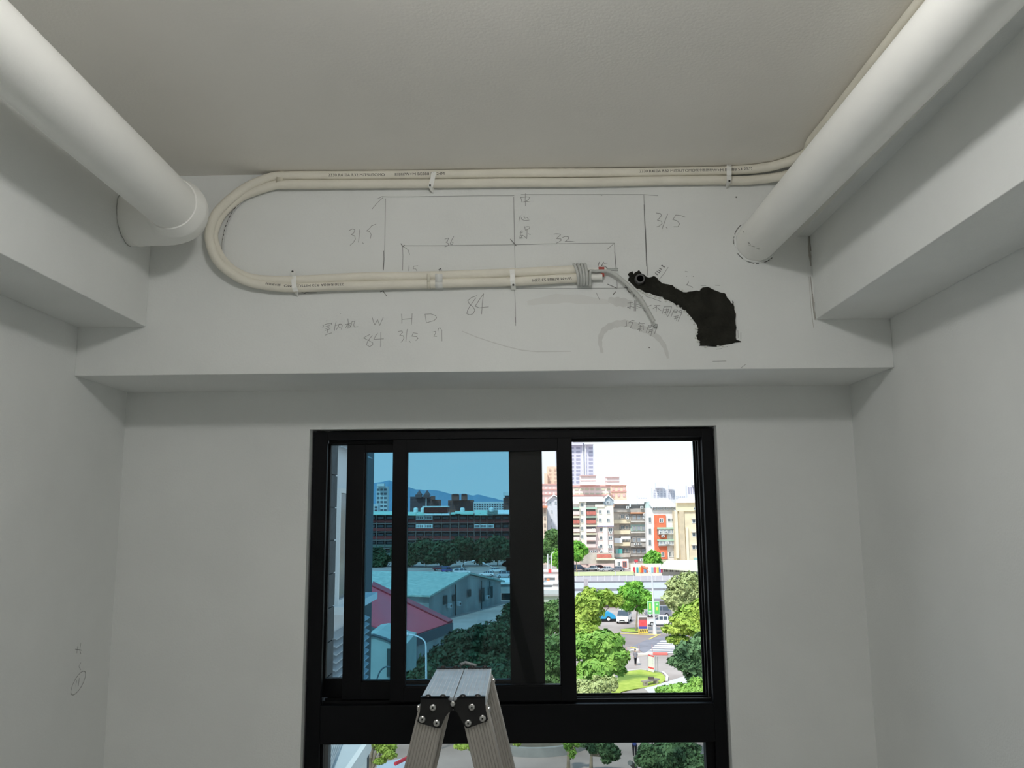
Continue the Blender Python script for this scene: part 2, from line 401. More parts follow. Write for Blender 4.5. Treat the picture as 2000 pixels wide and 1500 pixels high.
# coiled control cable with a hanging tail
cc = (wy(1139, 535)); coil = []
turns = 4.2
for k in range(int(turns*28)+1):
    a = 2*PI*k/28 - PI*.55; f = k/(turns*28)
    coil.append(Vector((at(1126+24*f, 535, Y1-.02).x - .004*math.sin(a) - .010*(math.sin(a) > 0)*math.sin(a)*(1-f), Y1-TR-.006-(TR+.0075)*math.cos(a), cc.z+.033*math.sin(a) - .002)))
tail = [at(u, v, Y1-d) for u, v, d in ((1153, 530, .035), (1163, 529.5, .03), (1176, 529, .027), (1190, 530.5, .026), (1204, 538, .03), (1218, 549, .034), (1232, 562, .04), (1246, 577, .044), (1257, 592, .046), (1266, 608, .046), (1272, 619, .045), (1277, 628, .044))]
allp = catmull(coil[:-1:3]+tail, 4)
nn = len(allp); nt_ = 12*4
rad = [.0046]*(nn-nt_) + [.0038 + .0026*min(1, i/(nt_*.55)) for i in range(nt_)]
o = MB().tube(allp, rad, 12).build('control_cable', cabl, None, smooth=True)
tag(o, 'light grey control cable coiled round the tube ends with its tail hanging down', 'cable')

# ------------------------------------------------------------------ cement patch and conduit stub
pts = [(1226,536),(1229,533),(1235,530),(1237,536),(1241,532),(1248,527.5),(1252,533),(1256,536),(1262,541),(1270,542),(1276,539.5),(1283,543),(1287,549),(1294,554),(1306,556),(1313,557),(1318,562),(1327,567),(1334,571),(1345,570),(1358,568),(1366,569),(1372,562),(1381,560.5),(1389,564),(1400,569),(1408,572),(1415,573),(1418,578),(1424,586),(1427,592),(1432,594),(1431,588),(1434,600),(1435,610),(1437,615),(1436,626),(1438,640),(1437,655),(1438,664),(1447,667),(1436,669),(1424,672),(1413,674),(1402,676),(1386,675.5),(1367,674),(1366,668),(1361,661),(1360,655),(1363,646),(1362,638),(1357,629),(1352,622),(1346,615),(1340,609),(1333,604),(1326,599),(1316,592),(1306,587),(1300,586),(1294,580),(1284,578),(1270,573),(1262,572),(1254,567),(1246,565),(1240,561),(1232,553),(1227,549),(1229,541)]
random.seed(11); jag = []
for i, (u, v) in enumerate(pts):
    u2, v2 = pts[(i+1) % len(pts)]; jag.append((u, v)); jag.append(((u+u2)/2+random.uniform(-1, 1), (v+v2)/2+random.uniform(-1, 1)))
cement = mat('dark_wet_cement', (38, 38, 33), .9, var=.25, scale=22, bump=.6, bscale=70, spec=.15)
poly = [(at(u, v, Y1).x, at(u, v, Y1).z) for u, v in jag]
mb = MB().prism_xz(poly, Y1-.003, Y1+.001)
me_o = mb.build('cement_patch', cement, beam); me_o['label'] = 'dark rough cement filling the chased groove'
bmx = bmesh.new(); bmx.from_mesh(me_o.data); bmesh.ops.triangulate(bmx, faces=bmx.faces); bmx.to_mesh(me_o.data); bmx.free()
mb = MB()
for a in (((1360,624),(1366,617),(1374,615),(1384,616),(1394,613.5),(1405,614)), ((1330,585),(1333,592),(1330,600)), ((1380,640),(1400,638))):
    mb.ribbon([at(u, v, Y1-.0036) for u, v in a], .0012)
mb.build('crack', mat('black_crack', (12, 12, 10), .95), beam)
chip = mat('chipped_plaster', (205, 206, 200), .9, bump=.4, bscale=80)
random.seed(2); mb = MB()
for (u, v) in [(1247,567),(1251,569),(1256,572),(1262,575),(1270,577),(1280,580),(1288,583),(1301,588),(1308,590),(1316,594),(1323,598),(1330,602),(1337,608),(1344,616),(1350,624),(1356,633),(1360,642),(1360,652),(1359,660),(1363,667),(1287,547),(1320,562),(1332,568),(1402,676),(1412,677),(1378,678)]:
    n_ = 6; c_ = at(u, v, Y1); r_ = random.uniform(.002, .0045)
    mb.slab([(c_.x+1.5*r_*math.cos(k*2*PI/n_)*random.uniform(.6, 1.1), Y1, c_.z+r_*math.sin(k*2*PI/n_)*random.uniform(.6, 1.1)) for k in range(n_)], (0, -.0035, 0))
ch = mb.build('plaster_chips', chip, beam); ch['kind'] = 'stuff'
c_ = at(1249.5, 545.5, Y1-.012); t = thing('conduit_stub', 'dark grey conduit end poking out of the cement patch', 'conduit', (c_.x, Y1, c_.z-.015))
sg = mat('dark_grey_pvc', (84, 84, 84), .5)
MB().lathe([(.0105, -.03), (.0105, .018), (.0148, .018), (.0155, .015), (.0155, -.012), (.0185, -.012), (.0185, -.015)], (c_.x, Y1-.004, c_.z), 'y', 28).build('socket', sg, t, smooth=True)
MB().lathe([(.0103, .0), (.0103, .0182)], (c_.x, Y1-.004, c_.z), 'y', 24).build('bore', mat('black_bore', (4, 4, 4), 1, spec=0), t)

# ------------------------------------------------------------------ pencil drawing and handwriting on the beam
penc = mat('pencil_graphite', (146, 147, 145), .7); pencd = mat('pencil_dark', (96, 97, 95), .7); pencf = mat('pencil_faint', (208, 209, 206), .8)
def strokes(name, m, wd, data, ox=0, oy=0, s=1.0, label=None, parent=None, Y=None):
    mb = MB()
    for st in data:
        P = [at(ox+x/s, oy+y/s, Y1-.0007) for x, y in st]
        for a, b in zip(P, P[1:]):
            e = (b-a).normalized()*wd*.3; mb.ribbon([a-e, b+e], wd*.8)
    o = mb.build(name, m, beam)
    if label: o['label'] = label
    return o
strokes('pencil_outline', penc, .0021, [
    [(738,388),(746,384),(756,384.5),(800,384.5),(860,383.5),(930,382.5),(1004,382)], [(1018,380),(1080,380),(1150,380),(1257,380),(1285,382)],
    [(753,388),(752,440),(751,500),(749,528)], [(748,568),(754,577)],
    [(1003.5,385),(1004,420),(1004.5,460),(1005,476),(1006,524)], [(1005,564),(1006.5,600),(1007,636)],
    [(1257.5,380),(1259,420),(1261,450),(1263,500),(1265,538)],
    [(786,480),(850,480),(920,479),(1003,478)], [(1003,478),(1060,476.5),(1140,475.5),(1200,475)],
    [(786.5,480),(787,500),(786.5,528)], [(1200,475),(1201,500),(1203,520)], [(727,408),(737,396),(748,386)], [(787,481),(797,488),(800,497)], [(1199,476),(1193,481),(1186,487)],
    [(1005,563.5),(1060,563),(1120,563.5),(1160,563),(1205,563),(1228,562)], [(1205,548),(1205.5,563)]], label='pencilled rectangle with its centre line')
strokes('pencil_outline', pencd, .0026, [[(997,467),(1001,472),(1008,480)], [(1258,400),(1260,450),(1261.5,480),(1263,520)], [(1200.5,492),(1202,508),(1203.5,524)], [(749,490),(748.5,526)], [(1187,555),(1196,559),(1205,563)],
    [(743,570),(748,568),(752,574),(755,578)], [(1006.5,620),(1007,630)], [(783,476),(787,482),(790,479)], [(1220,561),(1229,562),(1234,570),(1239,572),(1238,580)], [(1228,556),(1232,566),(1236,566)]])
strokes('handwritten_figure', penc, .0022, [   # 31.5 left
    [(682,450),(689,447),(693,449),(691,455),(686,458),(693,461),(694,467),(690,474),(684,479)], [(703,448),(700,473)], [(708,474),(710,476)], [(734,438),(726,441),(722,446)], [(722,446),(716,451),(721,452),(725,458),(723,466)]])
strokes('handwritten_figure', penc, .0022, [   # 31.5 right
    [(1282,416),(1290,417),(1292,421),(1287,427),(1284,430),(1292,432),(1293,437),(1287,442),(1283,443)], [(1304,418),(1299,431),(1293,447)], [(1301,444),(1303,446)], [(1338,424),(1330,421),(1320,420),(1314,429),(1322,431),(1328,437),(1324,443),(1316,443)]])
strokes('handwritten_figure', penc, .0020, [   # 36
    [(869,467),(876,465),(874,471),(871,473),(876,476),(875,480),(869,482)], [(886,462),(881,471),(879,477),(883,478),(885,474),(881,472)]])
strokes('handwritten_figure', penc, .0022, [[(848,728),(890,722),(945,728),(955,740),(900,790),(895,802),(960,805),(970,825),(930,855),(890,872)], [(990,780),(1040,765),(1085,772),(1090,800),(1030,852),(1080,845),(1140,847),(1197,855)]], 980, 370, 8.333)
strokes('handwritten_figure', penc, .0018, [[(799,519),(798,529)], [(816,519),(808,520),(807,525),(812,525),(814,529)]])
strokes('handwritten_figure', pencd, .0024, [[(1170.5,512),(1168,519)], [(1179,512),(1175,519),(1181,520),(1187,524)], [(1180,514),(1186,513.5)]])
strokes('handwritten_note', penc, .0021, [   # centre line, written down the page
    [(308,122),(320,165),(328,212)], [(318,130),(400,120),(457,125),(440,158),(400,192)], [(345,205),(400,192),(457,205)], [(386,70),(382,160),(387,270)],
    [(305,425),(288,465),(278,520)], [(318,460),(328,490),(370,507),(445,500)], [(360,435),(380,470)], [(405,455),(432,475)],
    [(370,605),(380,640),(388,665),(450,635),(455,610),(420,605),(372,615)], [(412,650),(410,740),(405,800),(375,770),(345,750)], [(435,722),(465,738)], [(320,670),(298,708),(330,705),(345,690)], [(310,720),(300,750),(340,745),(310,785),(345,790)], [(295,770),(292,795),(320,790)]], 980, 370, 8.333, label='three handwritten characters beside the centre line')
strokes('handwritten_figure', penc, .0023, [   # 84 large
    [(1830,45),(1770,65),(1728,100),(1745,140),(1790,175),(1808,210),(1790,250),(1750,267),(1715,250),(1725,210),(1760,150),(1820,70)], [(1908,22),(1860,90),(1812,165),(1860,185),(1965,172)], [(1908,22),(1895,130),(1885,255)]], 620, 570, 5.882)
strokes('handwritten_note', penc, .0020, [   # indoor unit, W H D and sizes
    [(108,325),(108,340)], [(62,385),(70,400),(60,408)], [(62,385),(110,368),(165,360),(158,378)], [(95,400),(140,388)], [(95,425),(105,420),(135,405)], [(85,445),(145,425)], [(115,430),(118,470)], [(90,497),(130,482),(165,472)],
    [(215,345),(200,400),(195,445)], [(210,385),(270,370),(285,385),(275,430)], [(250,370),(235,410),(215,435)], [(240,400),(262,412)],
    [(320,375),(380,365)], [(350,310),(355,360),(352,420)], [(352,365),(325,410)], [(360,375),(385,400)], [(395,345),(390,380),(370,410)], [(395,345),(430,335),(415,380),(425,405),(465,400)],
    [(630,298),(645,350),(660,378),(690,318),(715,385),(755,295)],
    [(965,255),(970,300),(970,362)], [(1088,250),(1085,310),(1080,373)], [(970,318),(1085,305)],
    [(1235,258),(1245,310),(1252,355)], [(1235,258),(1300,252),(1360,275),(1368,300),(1340,330),(1255,355)],
    [(600,490),(545,520),(530,530),(590,560),(635,585),(635,610),(600,630),(565,610),(575,570),(630,500)], [(690,475),(665,510),(650,545),(760,540)], [(728,468),(728,550),(725,630)],
    [(930,455),(970,450),(980,465),(945,500),(985,505),(995,530),(975,565),(960,578)], [(1032,430),(1022,500),(1015,575)], [(1055,565),(1068,580)], [(1150,480),(1100,470),(1085,510),(1140,515),(1155,535),(1130,560)],
    [(1325,462),(1355,455),(1358,475),(1335,510),(1370,512)], [(1385,450),(1390,420),(1410,415),(1428,440),(1428,500),(1430,565)]], 620, 570, 5.882, label='handwritten unit size note with W H D 84 31.5 27')
strokes('handwritten_note', penc, .0022, [   # drain / switch notes near the patch
    [(290,355),(400,345)], [(345,330),(340,480),(285,440)], [(285,450),(400,420)], [(395,380),(430,372)], [(380,460),(430,440)], [(440,300),(430,525)], [(470,300),(460,525)], [(480,390),(570,372)], [(485,430),(575,405)], [(485,470),(570,440)],
    [(600,465),(700,455),(705,500),(680,545),(640,515)], [(625,400),(680,430)], [(720,430),(800,400)],
    [(840,475),(900,440),(925,415)], [(870,410),(990,408)], [(915,420),(905,545)], [(930,455),(1010,520)],
    [(1040,580),(1060,500),(1080,435)], [(1080,435),(1240,430),(1215,540),(1150,660)], [(1085,500),(1170,490)], [(1080,560),(1180,540)], [(1140,470),(1100,610)], [(1180,480),(1130,620)],
    [(1225,660),(1260,570),(1300,500)], [(1300,500),(1370,505),(1350,560),(1280,570)], [(1285,535),(1360,535)], [(1385,540),(1450,510),(1465,560),(1380,750)], [(1395,570),(1450,560)], [(1290,650),(1390,630)], [(1300,690),(1380,670)], [(1330,640),(1310,710)], [(1360,640),(1350,740)],
    [(255,750),(260,800),(265,850),(210,875)], [(300,790),(380,730),(430,735)], [(330,780),(400,775),(380,830),(340,885),(405,905)],
    [(550,770),(520,820)], [(530,800),(650,800)], [(540,830),(620,825),(630,940)], [(520,870),(600,860)], [(500,930),(600,900)], [(560,840),(550,965)], [(510,900),(590,950)],
    [(690,995),(720,900),(745,835)], [(745,835),(810,835),(790,880),(735,895)], [(740,865),(795,865)], [(840,870),(900,810),(930,815),(925,870),(870,1020)], [(850,880),(910,880)], [(740,940),(840,920)], [(750,980),(830,960)], [(780,940),(745,1000)], [(820,930),(790,1070)]], 1200, 560, 11.11, label='two lines of handwritten characters beside the cement patch')
strokes('pencil_scribble', pencd, .0030, [[(1280,533),(1284,537)], [(1283,530),(1288,533)], [(1286,527.5),(1290,530)], [(1288,524),(1292,526)], [(1292,518.5),(1298,521.5)], [(1293,518),(1297,522)], [(857,527),(861,524),(862,531),(858,529)], [(596,571),(606,572),(618,572)], [(586,570),(596,573)], [(1431,588),(1432,600)], [(1436,667),(1447,668)], [(1202,570),(1198,575)], [(1366,675),(1400,677)], [(1221,556),(1228,570),(1232,572)]])
strokes('pencil_scribble', penc, .0018, [[(1305,522),(1298,533),(1288,545)], [(1345,549),(1342,557),(1352,560),(1353,562)], [(1338,530),(1343,531)], [(1369,558),(1379,557.5)], [(1397,557),(1406,557.5)], [(1262,579),(1275,583),(1291,589)], [(1165,572),(1168,580),(1171,585)], [(1392,706),(1418,705)], [(1448,718),(1456,712)], [(1399,682),(1410,681)], [(1415,678),(1421,677)], [(1441,645),(1442,660)], [(1447,650),(1447,662)], [(1340,557),(1345,552)], [(1172,380),(1176,382)], [(1250,585),(1256,578)]])
strokes('pencil_scribble', pencf, .0035, [[(903,647),(930,658),(960,668),(990,677),(1020,684),(1050,687),(1080,686.5),(1115,686)]])
# smudges: dust wiped over the paint
sm = mat('dusty_smudge', (211, 212, 209), .95, var=.03, scale=30); 
def smudge(pts, w0, m=sm, Yp=Y1-.0004, parent=beam):
    P = catmull([at(u, v, Yp) for u, v in pts], 6); n = len(P); mb = MB(); base = 0
    for i in range(n):
        tg = (P[min(i+1, n-1)]-P[max(i-1, 0)]).normalized(); sd_ = tg.cross(Vector((0, -1, 0)))*w0*(.35+.65*math.sin(PI*(i+.5)/n))/2*(1+.15*math.sin(i*1.7))
        mb.v += [P[i]-sd_, P[i]+sd_]
    for i in range(n-1): mb.f.append([2*i, 2*i+1, 2*i+3, 2*i+2])
    return mb.build('smudge', m, parent)
smudge([(1176,690),(1172,665),(1180,645),(1200,634),(1225,632),(1255,642),(1280,655),(1297,675),(1305,700)], .022)
smudge([(1188,585),(1210,590),(1235,592)], .03, Yp=Y1-.0005)
smudge([(1030,592),(1100,583),(1190,590)], .03, mat('soft_smudge', (219, 220, 217), .95), Yp=Y1-.0002)
for u, v, r_ in ((1438, 385, .0028), (665, 612, .0012), (1573, 452, .0012), (1587, 575, .0012), (1268, 679, .002), (1341, 540, .001), (1354, 540, .0012), (1250, 306, .001)):
    P = at(u, v, Y1-.0006); MB().add([(P.x+r_*math.cos(k*PI/4), P.y, P.z+r_*math.sin(k*PI/4)) for k in range(8)], [list(range(8))]).build('pencil_dot', pencd, beam)
corner_tone = mat('corner_grey', (172, 170, 163), .95, var=.06, scale=50)  # greyer strips and lines down the corner beside the right beam
smudge([(1579,462),(1581,490),(1584,520)], .008, corner_tone); smudge([(1583,540),(1589,600),(1592,625)], .005, corner_tone)
mb = MB().ribbon([at(u, v, Y1-.0006) for u, v in ((1580,456),(1582,475),(1584,490))], .003).ribbon([at(u, v, Y1-.0006) for u, v in ((1591,590),(1593,605),(1593,622))], .002)
mb.build('corner_line', mat('corner_line_grey', (150, 148, 142), .95), beam)
for pts_ in (((1580,540),(1584,600),(1589,640)),):
    MB().ribbon([at(u, v, Y1-.0006) for u, v in pts_], .0018).build('corner_line', mat('corner_line_pale', (190, 188, 182), .9), beam)
# faint pencil circle on the left wall
wl = bpy.data.objects['wall_left']; mb = MB()
def wlp(u, v): p = at(u, v, X=XL+.0007); return p
cx, cy = 153, 1334; ce = []
for k in range(33):
    a = 2*PI*k/32; x = 8.5*math.cos(a); y = 26*math.sin(a); an = math.radians(28); ce.append(wlp(cx+x*math.cos(an)-y*math.sin(an), cy+x*math.sin(an)+y*math.cos(an)))
mb.ribbon(ce, .0022, (1,0,0))
for st in (((155,1324),(153,1340)), ((150,1328),(148,1340)), ((158,1256),(156,1270),(158,1277)), ((152,1262),(150,1276)), ((158,1294),(154,1302),(158,1308)), ((147,1268),(160,1270))):
    mb.ribbon([wlp(*q) for q in st], .002, (1,0,0))
mb.build('pencil_scribble', penc, wl)

# ------------------------------------------------------------------ window
alu = mat('black_anodised_frame', (6, 7, 10), .5, spec=.15, var=.1, scale=3); alud = mat('black_track', (11, 12, 14), .5, spec=.2)
edge = mat('bright_track_edge', (120, 120, 118), .35, metal=.8)
tint = glass('blue_tinted_glass', (.41, .63, .73)); clear = glass('clear_glass', (.985, .99, .985)); tint2 = glass('light_tinted_glass', (.66, .72, .74))
win = bpy.data.objects.new('window_1', None); COL.objects.link(win); win.location = (0, 2.99, -1.4); OFF[win] = Vector((0, 2.99, -1.4))
win['kind'] = 'structure'; win['label'] = 'black sliding window with blue tinted panes and a fixed pane below'
YF = 2.945
def wpart(name, m=alu, parent=None, **k):
    def f(*boxes):
        mb = MB()
        for b in boxes: mb.box(*b)
        return mb.build(name, m, parent or win, **k)
    return f
FX0, FX1 = -.729, .680
wpart('outer_frame', bevel=.0015)((FX0, -.680, YF, YF+.022, -1.42, .302), (FX0, -.698, YF+.022, YF+.14, -1.42, .302), (-.698, -.680, YF+.022, YF+.14, -1.42, -.622), (.640, FX1, YF, YF+.14, -1.42, .302), (-.680, .640, YF, YF+.14, .273, .302), (-.680, .640, YF, YF+.14, -1.42, -1.36))
wpart('transom', bevel=.002)((-.680, .640, YF-.004, YF+.14, -.745, -.622))
wpart('track', alud)((-.680, .640, YF+.03, YF+.034, -.622, -.613), (-.680, .640, YF+.066, YF+.07, -.622, -.611), (-.680, .640, YF+.104, YF+.108, -.622, -.609), (-.680, .640, YF+.03, YF+.034, .262, .273), (-.680, .640, YF+.066, YF+.07, .264, .273), (.633, .640, YF+.035, YF+.039, -.62, .272), (.631, .640, YF+.07, YF+.074, -.62, .272), (.629, .640, YF+.106, YF+.11, -.62, .272), (-.698, -.690, YF+.03, YF+.034, -.62, .272), (-.698, -.692, YF+.066, YF+.07, -.62, .272))
wpart('track_edge', edge)((.181, .640, YF+.0335, YF+.0347, -.6128, -.6115), (.6315, .6322, YF+.0345, YF+.0355, -.61, .27), (.190, .632, YF+.0335, YF+.0350, .2600, .2612), (-.6905, -.6898, YF+.0295, YF+.0303, -.61, .27))
def sash(label, x0, x1, z0, z1, sl, sr, rt, rb, y, g, th=.030):
    s_ = wpart('sash', bevel=.0012)((x0, x0+sl, y, y+th, z0, z1), (x1-sr, x1, y, y+th, z0, z1), (x0+sl, x1-sr, y, y+th, z1-rt, z1), (x0+sl, x1-sr, y, y+th, z0, z0+rb))
    s_['label'] = label
    wpart('pane', g, s_)((x0+sl, x1-sr, y+th/2-.002, y+th/2+.002, z0+rb, z1-rt))
    wpart('gasket', alud, s_)((x0+sl-.001, x0+sl+.004, y+.004, y+th-.004, z0+rb, z1-rt), (x1-sr-.004, x1-sr+.001, y+.004, y+th-.004, z0+rb, z1-rt), (x0+sl, x1-sr, y+.004, y+th-.004, z0+rb-.001, z0+rb+.004))
    return s_
sa = sash('front black sash with clear glass', -.448, .183, -.613, .273, .048, .050, .044, .048, YF+.004, clear)
sb = sash('black sash with blue tinted glass and latch', -.617, .078, -.612, .268, .065, .114, .036, .058, YF+.040, tint)
sc_ = sash('rear left black sash with lightly tinted glass', -.698, -.556, -.611, .268, .010, .045, .006, .058, YF+.076, tint2)
wpart('stile_edge', mat('frame_highlight', (74, 78, 80), .35, metal=.5), sb)((-.5555, -.5545, YF+.0395, YF+.0402, -.55, .23))
# crescent latch on the middle stile
lz = at(985, 1102, YF+.038)
lt = MB().box(-.052, -.034, YF+.028, YF+.040, lz.z-.022, lz.z+.022)
lt.tube([(-.044, YF+.034, lz.z+.004), (-.056, YF+.030, lz.z), (-.066, YF+.028, lz.z-.002)], [.011, .009, .004], 10)
lt.build('latch', alu, sb, smooth=True)
# fixed lower pane
s_ = wpart('sash', bevel=.0012)((-.680, -.672, YF+.02, YF+.06, -1.36, -.745), (.612, .640, YF+.02, YF+.06, -1.36, -.745), (-.672, .612, YF+.02, YF+.06, -.752, -.745), (-.672, .612, YF+.02, YF+.06, -1.36, -1.32))
wpart('pane', glass('light_grey_glass', (.66, .70, .70)), s_)((-.672, .612, YF+.038, YF+.042, -1.32, -.752))
# outside sill and slab so daylight only comes through the opening
struct('trim_5', MB().box(HX0-.02, HX1+.02, Y2+.17, Y2+.30, -1.52, -1.43), mat('grey_stone_sill', (120, 122, 122), .8, var=.05), 'outer window sill')

# ------------------------------------------------------------------ aluminium stepladder
ZT = -.291
lad = thing('step_ladder', 'folding aluminium stepladder standing in front of the window', 'ladder', (-.113, 1.562, ZF))
alm = mat('brushed_aluminium', (224, 230, 236), .42, metal=.8, var=.06, scale=30, stretch=(1, 1, .08))
alr = mat('dull_ribbed_aluminium', (172, 168, 162), .48, metal=.75, var=.10, scale=24, stretch=(1, 1, .15))
blk = mat('black_bracket', (14, 14, 15), .45, spec=.4); riv = mat('steel_rivet', (186, 186, 184), .28, metal=.95)
YFt, YRr = 1.428, 1.700
def top_plate(x0, x1):
    # ribbed extrusion running front to back
    n = 7; prof = []; w_ = (x1-x0)/n
    for i in range(n):
        a = x0+i*w_; prof += [(a, ZT-.0012), (a+.0008, ZT), (a+w_-.0008, ZT), (a+w_, ZT-.0012)]
    prof += [(x1, ZT-.02), (x0, ZT-.02)]
    return MB().prism_xz(prof, YFt+.004, YRr-.004)
for x0, x1 in ((-.1665, -.1135), (-.1120, -.0600)):
    top_plate(x0, x1).build('top_plate', alm, lad)
SLP = .245
def rail(xo, side, yf, yr, flare):
    """xo outer x at the top; side -1 left, +1 right; ribbed channel from the platform to the floor"""
    W = .045; n = 9; H = ZT-.02-ZF
    prof = []
    step = W/n
    for i in range(n):
        a = i*step; prof += [(a+.0004, yf), (a+step-.0012, yf), (a+step-.0008, yf+.001), (a+step, yf+.001)]
    prof += [(W, yr)] 
    m_ = n
    for i in range(m_):
        a = W-i*step; prof += [(a-.0004, yr), (a-step+.0012, yr), (a-step+.0008, yr-.001), (a-step, yr-.001)]
    mb = MB(); base = []
    for zt in (ZT-.012, ZF+.03):
        dz = ZT-zt
        for (a, y) in prof:
            x = xo+side*SLP*dz - side*a
            base.append((x, y+flare*dz, zt))
    k = len(prof)
    mb.add(base, [list(range(k)), list(range(2*k-1, k-1, -1))]+[(i, (i+1) % k, (i+1) % k+k, i+k) for i in range(k)])
    r_ = mb.build('rail', alr, lad)
    # rubber foot
    dz = ZT-ZF; x0 = xo+side*SLP*dz; xa, xb = sorted((x0+side*.004, x0-side*.049))
    MB().box(xa, xb, yf+flare*dz-.004, yr+flare*dz+.004, ZF, ZF+.035).build('rubber_foot', blk, r_, bevel=.003)
    return r_
for xo, sd_ in ((-.1660, -1), (-.0605, 1)):
    rail(xo, sd_, YFt, YFt+.024, -.04); rail(xo, sd_, YRr-.024, YRr, .04)
    for h in (.32, .64, .96, 1.26):
        x = xo+sd_*SLP*h-sd_*.022
        MB().box(x-.02, x+.02, YFt+.02-.04*h, YRr-.02+.04*h, ZT-h-.012, ZT-h+.012).build('tread', alr, lad, bevel=.002)
def px2(u, v): p = at(u, v, YFt-.003); return (p.x, p.z)
br = [[(822,1362),(874,1362),(875,1367),(882,1370),(888,1372),(888,1379),(884,1387),(876,1392),(870,1400),(862,1419),(858,1422),(852,1421.5),(818,1411.5),(815,1408),(820,1390)],
      [(947,1362),(893,1362),(892,1367),(885,1370),(881,1372),(881,1379),(886,1386),(893,1391),(897,1399),(907,1417),(911,1422),(916,1421),(950,1409),(953,1405),(949,1388)]]
rv = [[(845.6,1382),(824.8,1404.6),(852.7,1412)], [(921.5,1381),(942.5,1403),(914.5,1412)]]
for poly_, rs, xs, tabr in zip(br, rv, ((-.166, -.119), (-.104, -.0605)), ((836, 865), (904, 933))):
    pl = [px2(*q) for q in poly_]
    for y0, y1, nm in ((YFt-.004, YFt-.0005, 'front'), (YRr+.0005, YRr+.004, 'rear')):
        b_ = MB().prism_xz(pl, y0, y1).build('bracket', blk, lad)
        ya, yb = (YFt-.004, YFt+.007) if nm == 'front' else (YRr-.007, YRr+.004)
        MB().box(xs[0], xs[1], ya, yb, ZT+.0004, ZT+.0022).build('bracket_tab', blk, b_)
        for q in rs:
            P = px2(*q); yy = YFt-.004 if nm == 'front' else YRr+.004; s2 = 1 if nm == 'front' else -1
            MB().lathe([(.0056, 0), (.0054, .0012*s2), (.0040, .0026*s2), (.0018, .0030*s2), (.0016, .0018*s2)], (P[0], yy, P[1]), 'y', 18).build('rivet', riv, b_, smooth=True)
            MB().lathe([(.0013, .0019*s2), (.0013, .0022*s2)], (P[0], yy, P[1]), 'y', 10).build('rivet_hole', blk, b_)
        for u in tabr:
            X_ = at(u, 1361, YFt).x; yc = (ya+yb)/2
            MB().lathe([(.0055, 0), (.0050, .0016), (.0030, .0030), (.0005, .0034)], (X_, yc, ZT+.002), 'z', 16).build('rivet', blk, b_, smooth=True)
for yy, s2 in ((YFt-.004, 1), (YRr+.004, -1)):
    P = px2(884.5, 1374.5)
    MB().lathe([(.0042, -.002*s2), (.0042, .0022*s2), (.003, .0036*s2)], (P[0], yy, P[1]), 'y', 16).build('hinge_pin', riv, lad, smooth=True)
for x_, z_ in ((-.1705, -.309), (-.0555, -.312)):
    MB().lathe([(.0055, -.003), (.0055, .001), (.003, .003)] if x_ > -.1 else [(.0055, .003), (.0055, -.001), (.003, -.003)], (x_, YFt+.013, z_), 'x', 14).build('rivet', riv, lad, smooth=True)
    MB().lathe([(.0055, -.003), (.0055, .001), (.003, .003)] if x_ > -.1 else [(.0055, .003), (.0055, -.001), (.003, -.003)], (x_, YRr-.013, z_), 'x', 14).build('rivet', riv, lad, smooth=True)
MB().tube([(-.122, YRr+.012, ZT+.004), (-.112, YRr+.02, ZT+.007), (-.090, YRr+.012, ZT+.002)], .0035, 10).build('lock_lever', mat('grey_lever', (110, 116, 118), .5), lad, smooth=True)

# ================================================================== OUTSIDE
def R2(u0, v0, u1, v1, Y):
    """x0, x1, z0, z1 of a measured upright rectangle standing at depth Y"""
    um = (u0+u1)/2; vm = (v0+v1)/2
    return at(u0, vm, Y).x, at(u1, vm, Y).x, at(um, v1, Y).z, at(um, v0, Y).z
def M_(n, c, **k):
    k.setdefault('rough', .85); k.setdefault('var', .05); k.setdefault('scale', .6); k.setdefault('spec', .2)
    return mat(n, c, **k)
con = M_('pale_concrete', (196, 192, 184), var=.12, scale=.35)
paving = mat('street_paving', (184, 170, 164), .9, rgb2=(160, 146, 140), scale=.22, detail=8, spec=.2)
asph = M_('asphalt', (138, 134, 142), var=.12, scale=.5)
glz = mat('dark_window_pane', (92, 104, 112), .15, spec=.6); glzp = mat('pale_window_pane', (150, 160, 172), .2, spec=.5)
wframe = M_('white_window_frame', (226, 228, 228)); 
struct('ground', MB().box(-900, 1200, 8, 4200, GZ-1, GZ), paving, 'pale paved ground and streets below the window')
def gp(u, v, h=0): return at(u, v, Z=GZ+h)
def flat(name, pts, h, m, label=None):
    mb = MB().slab([gp(u, v, h) for u, v in pts], (0, 0, -.05)); return struct(name, mb, m, label)
flat('road', [(1040,1262),(1120,1238),(1330,1238),(1400,1236),(1400,1264),(1310,1274),(1262,1277),(1230,1262),(1120,1290)], .03, M_('road_brown', (152, 138, 137), var=.1, scale=.2), 'brownish road surface with parking bays')
flat('road', [(1235,1262),(1262,1250),(1300,1242),(1400,1238),(1400,1270),(1310,1276),(1262,1277)], .06, asph, 'grey asphalt road under the zebra crossing')
yel = M_('yellow_line', (232, 205, 120), var=.05); whl = M_('white_line', (240, 238, 234), var=.03)
zeb = thing('zebra_crossing', 'white striped zebra crossing on the grey road', 'road marking', tuple(gp(1300, 1262)))
for k in range(6):
    v0 = 1251+k*4.3; u0 = 1292-k*5.4; u1 = 1345-k*1
    MB().slab([gp(u0, v0, .08), gp(u1, v0+1.2, .08), gp(u1-2, v0+3.3, .08), gp(u0-4, v0+2.1, .08)], (0, 0, -.02)).build('stripe', whl, zeb)
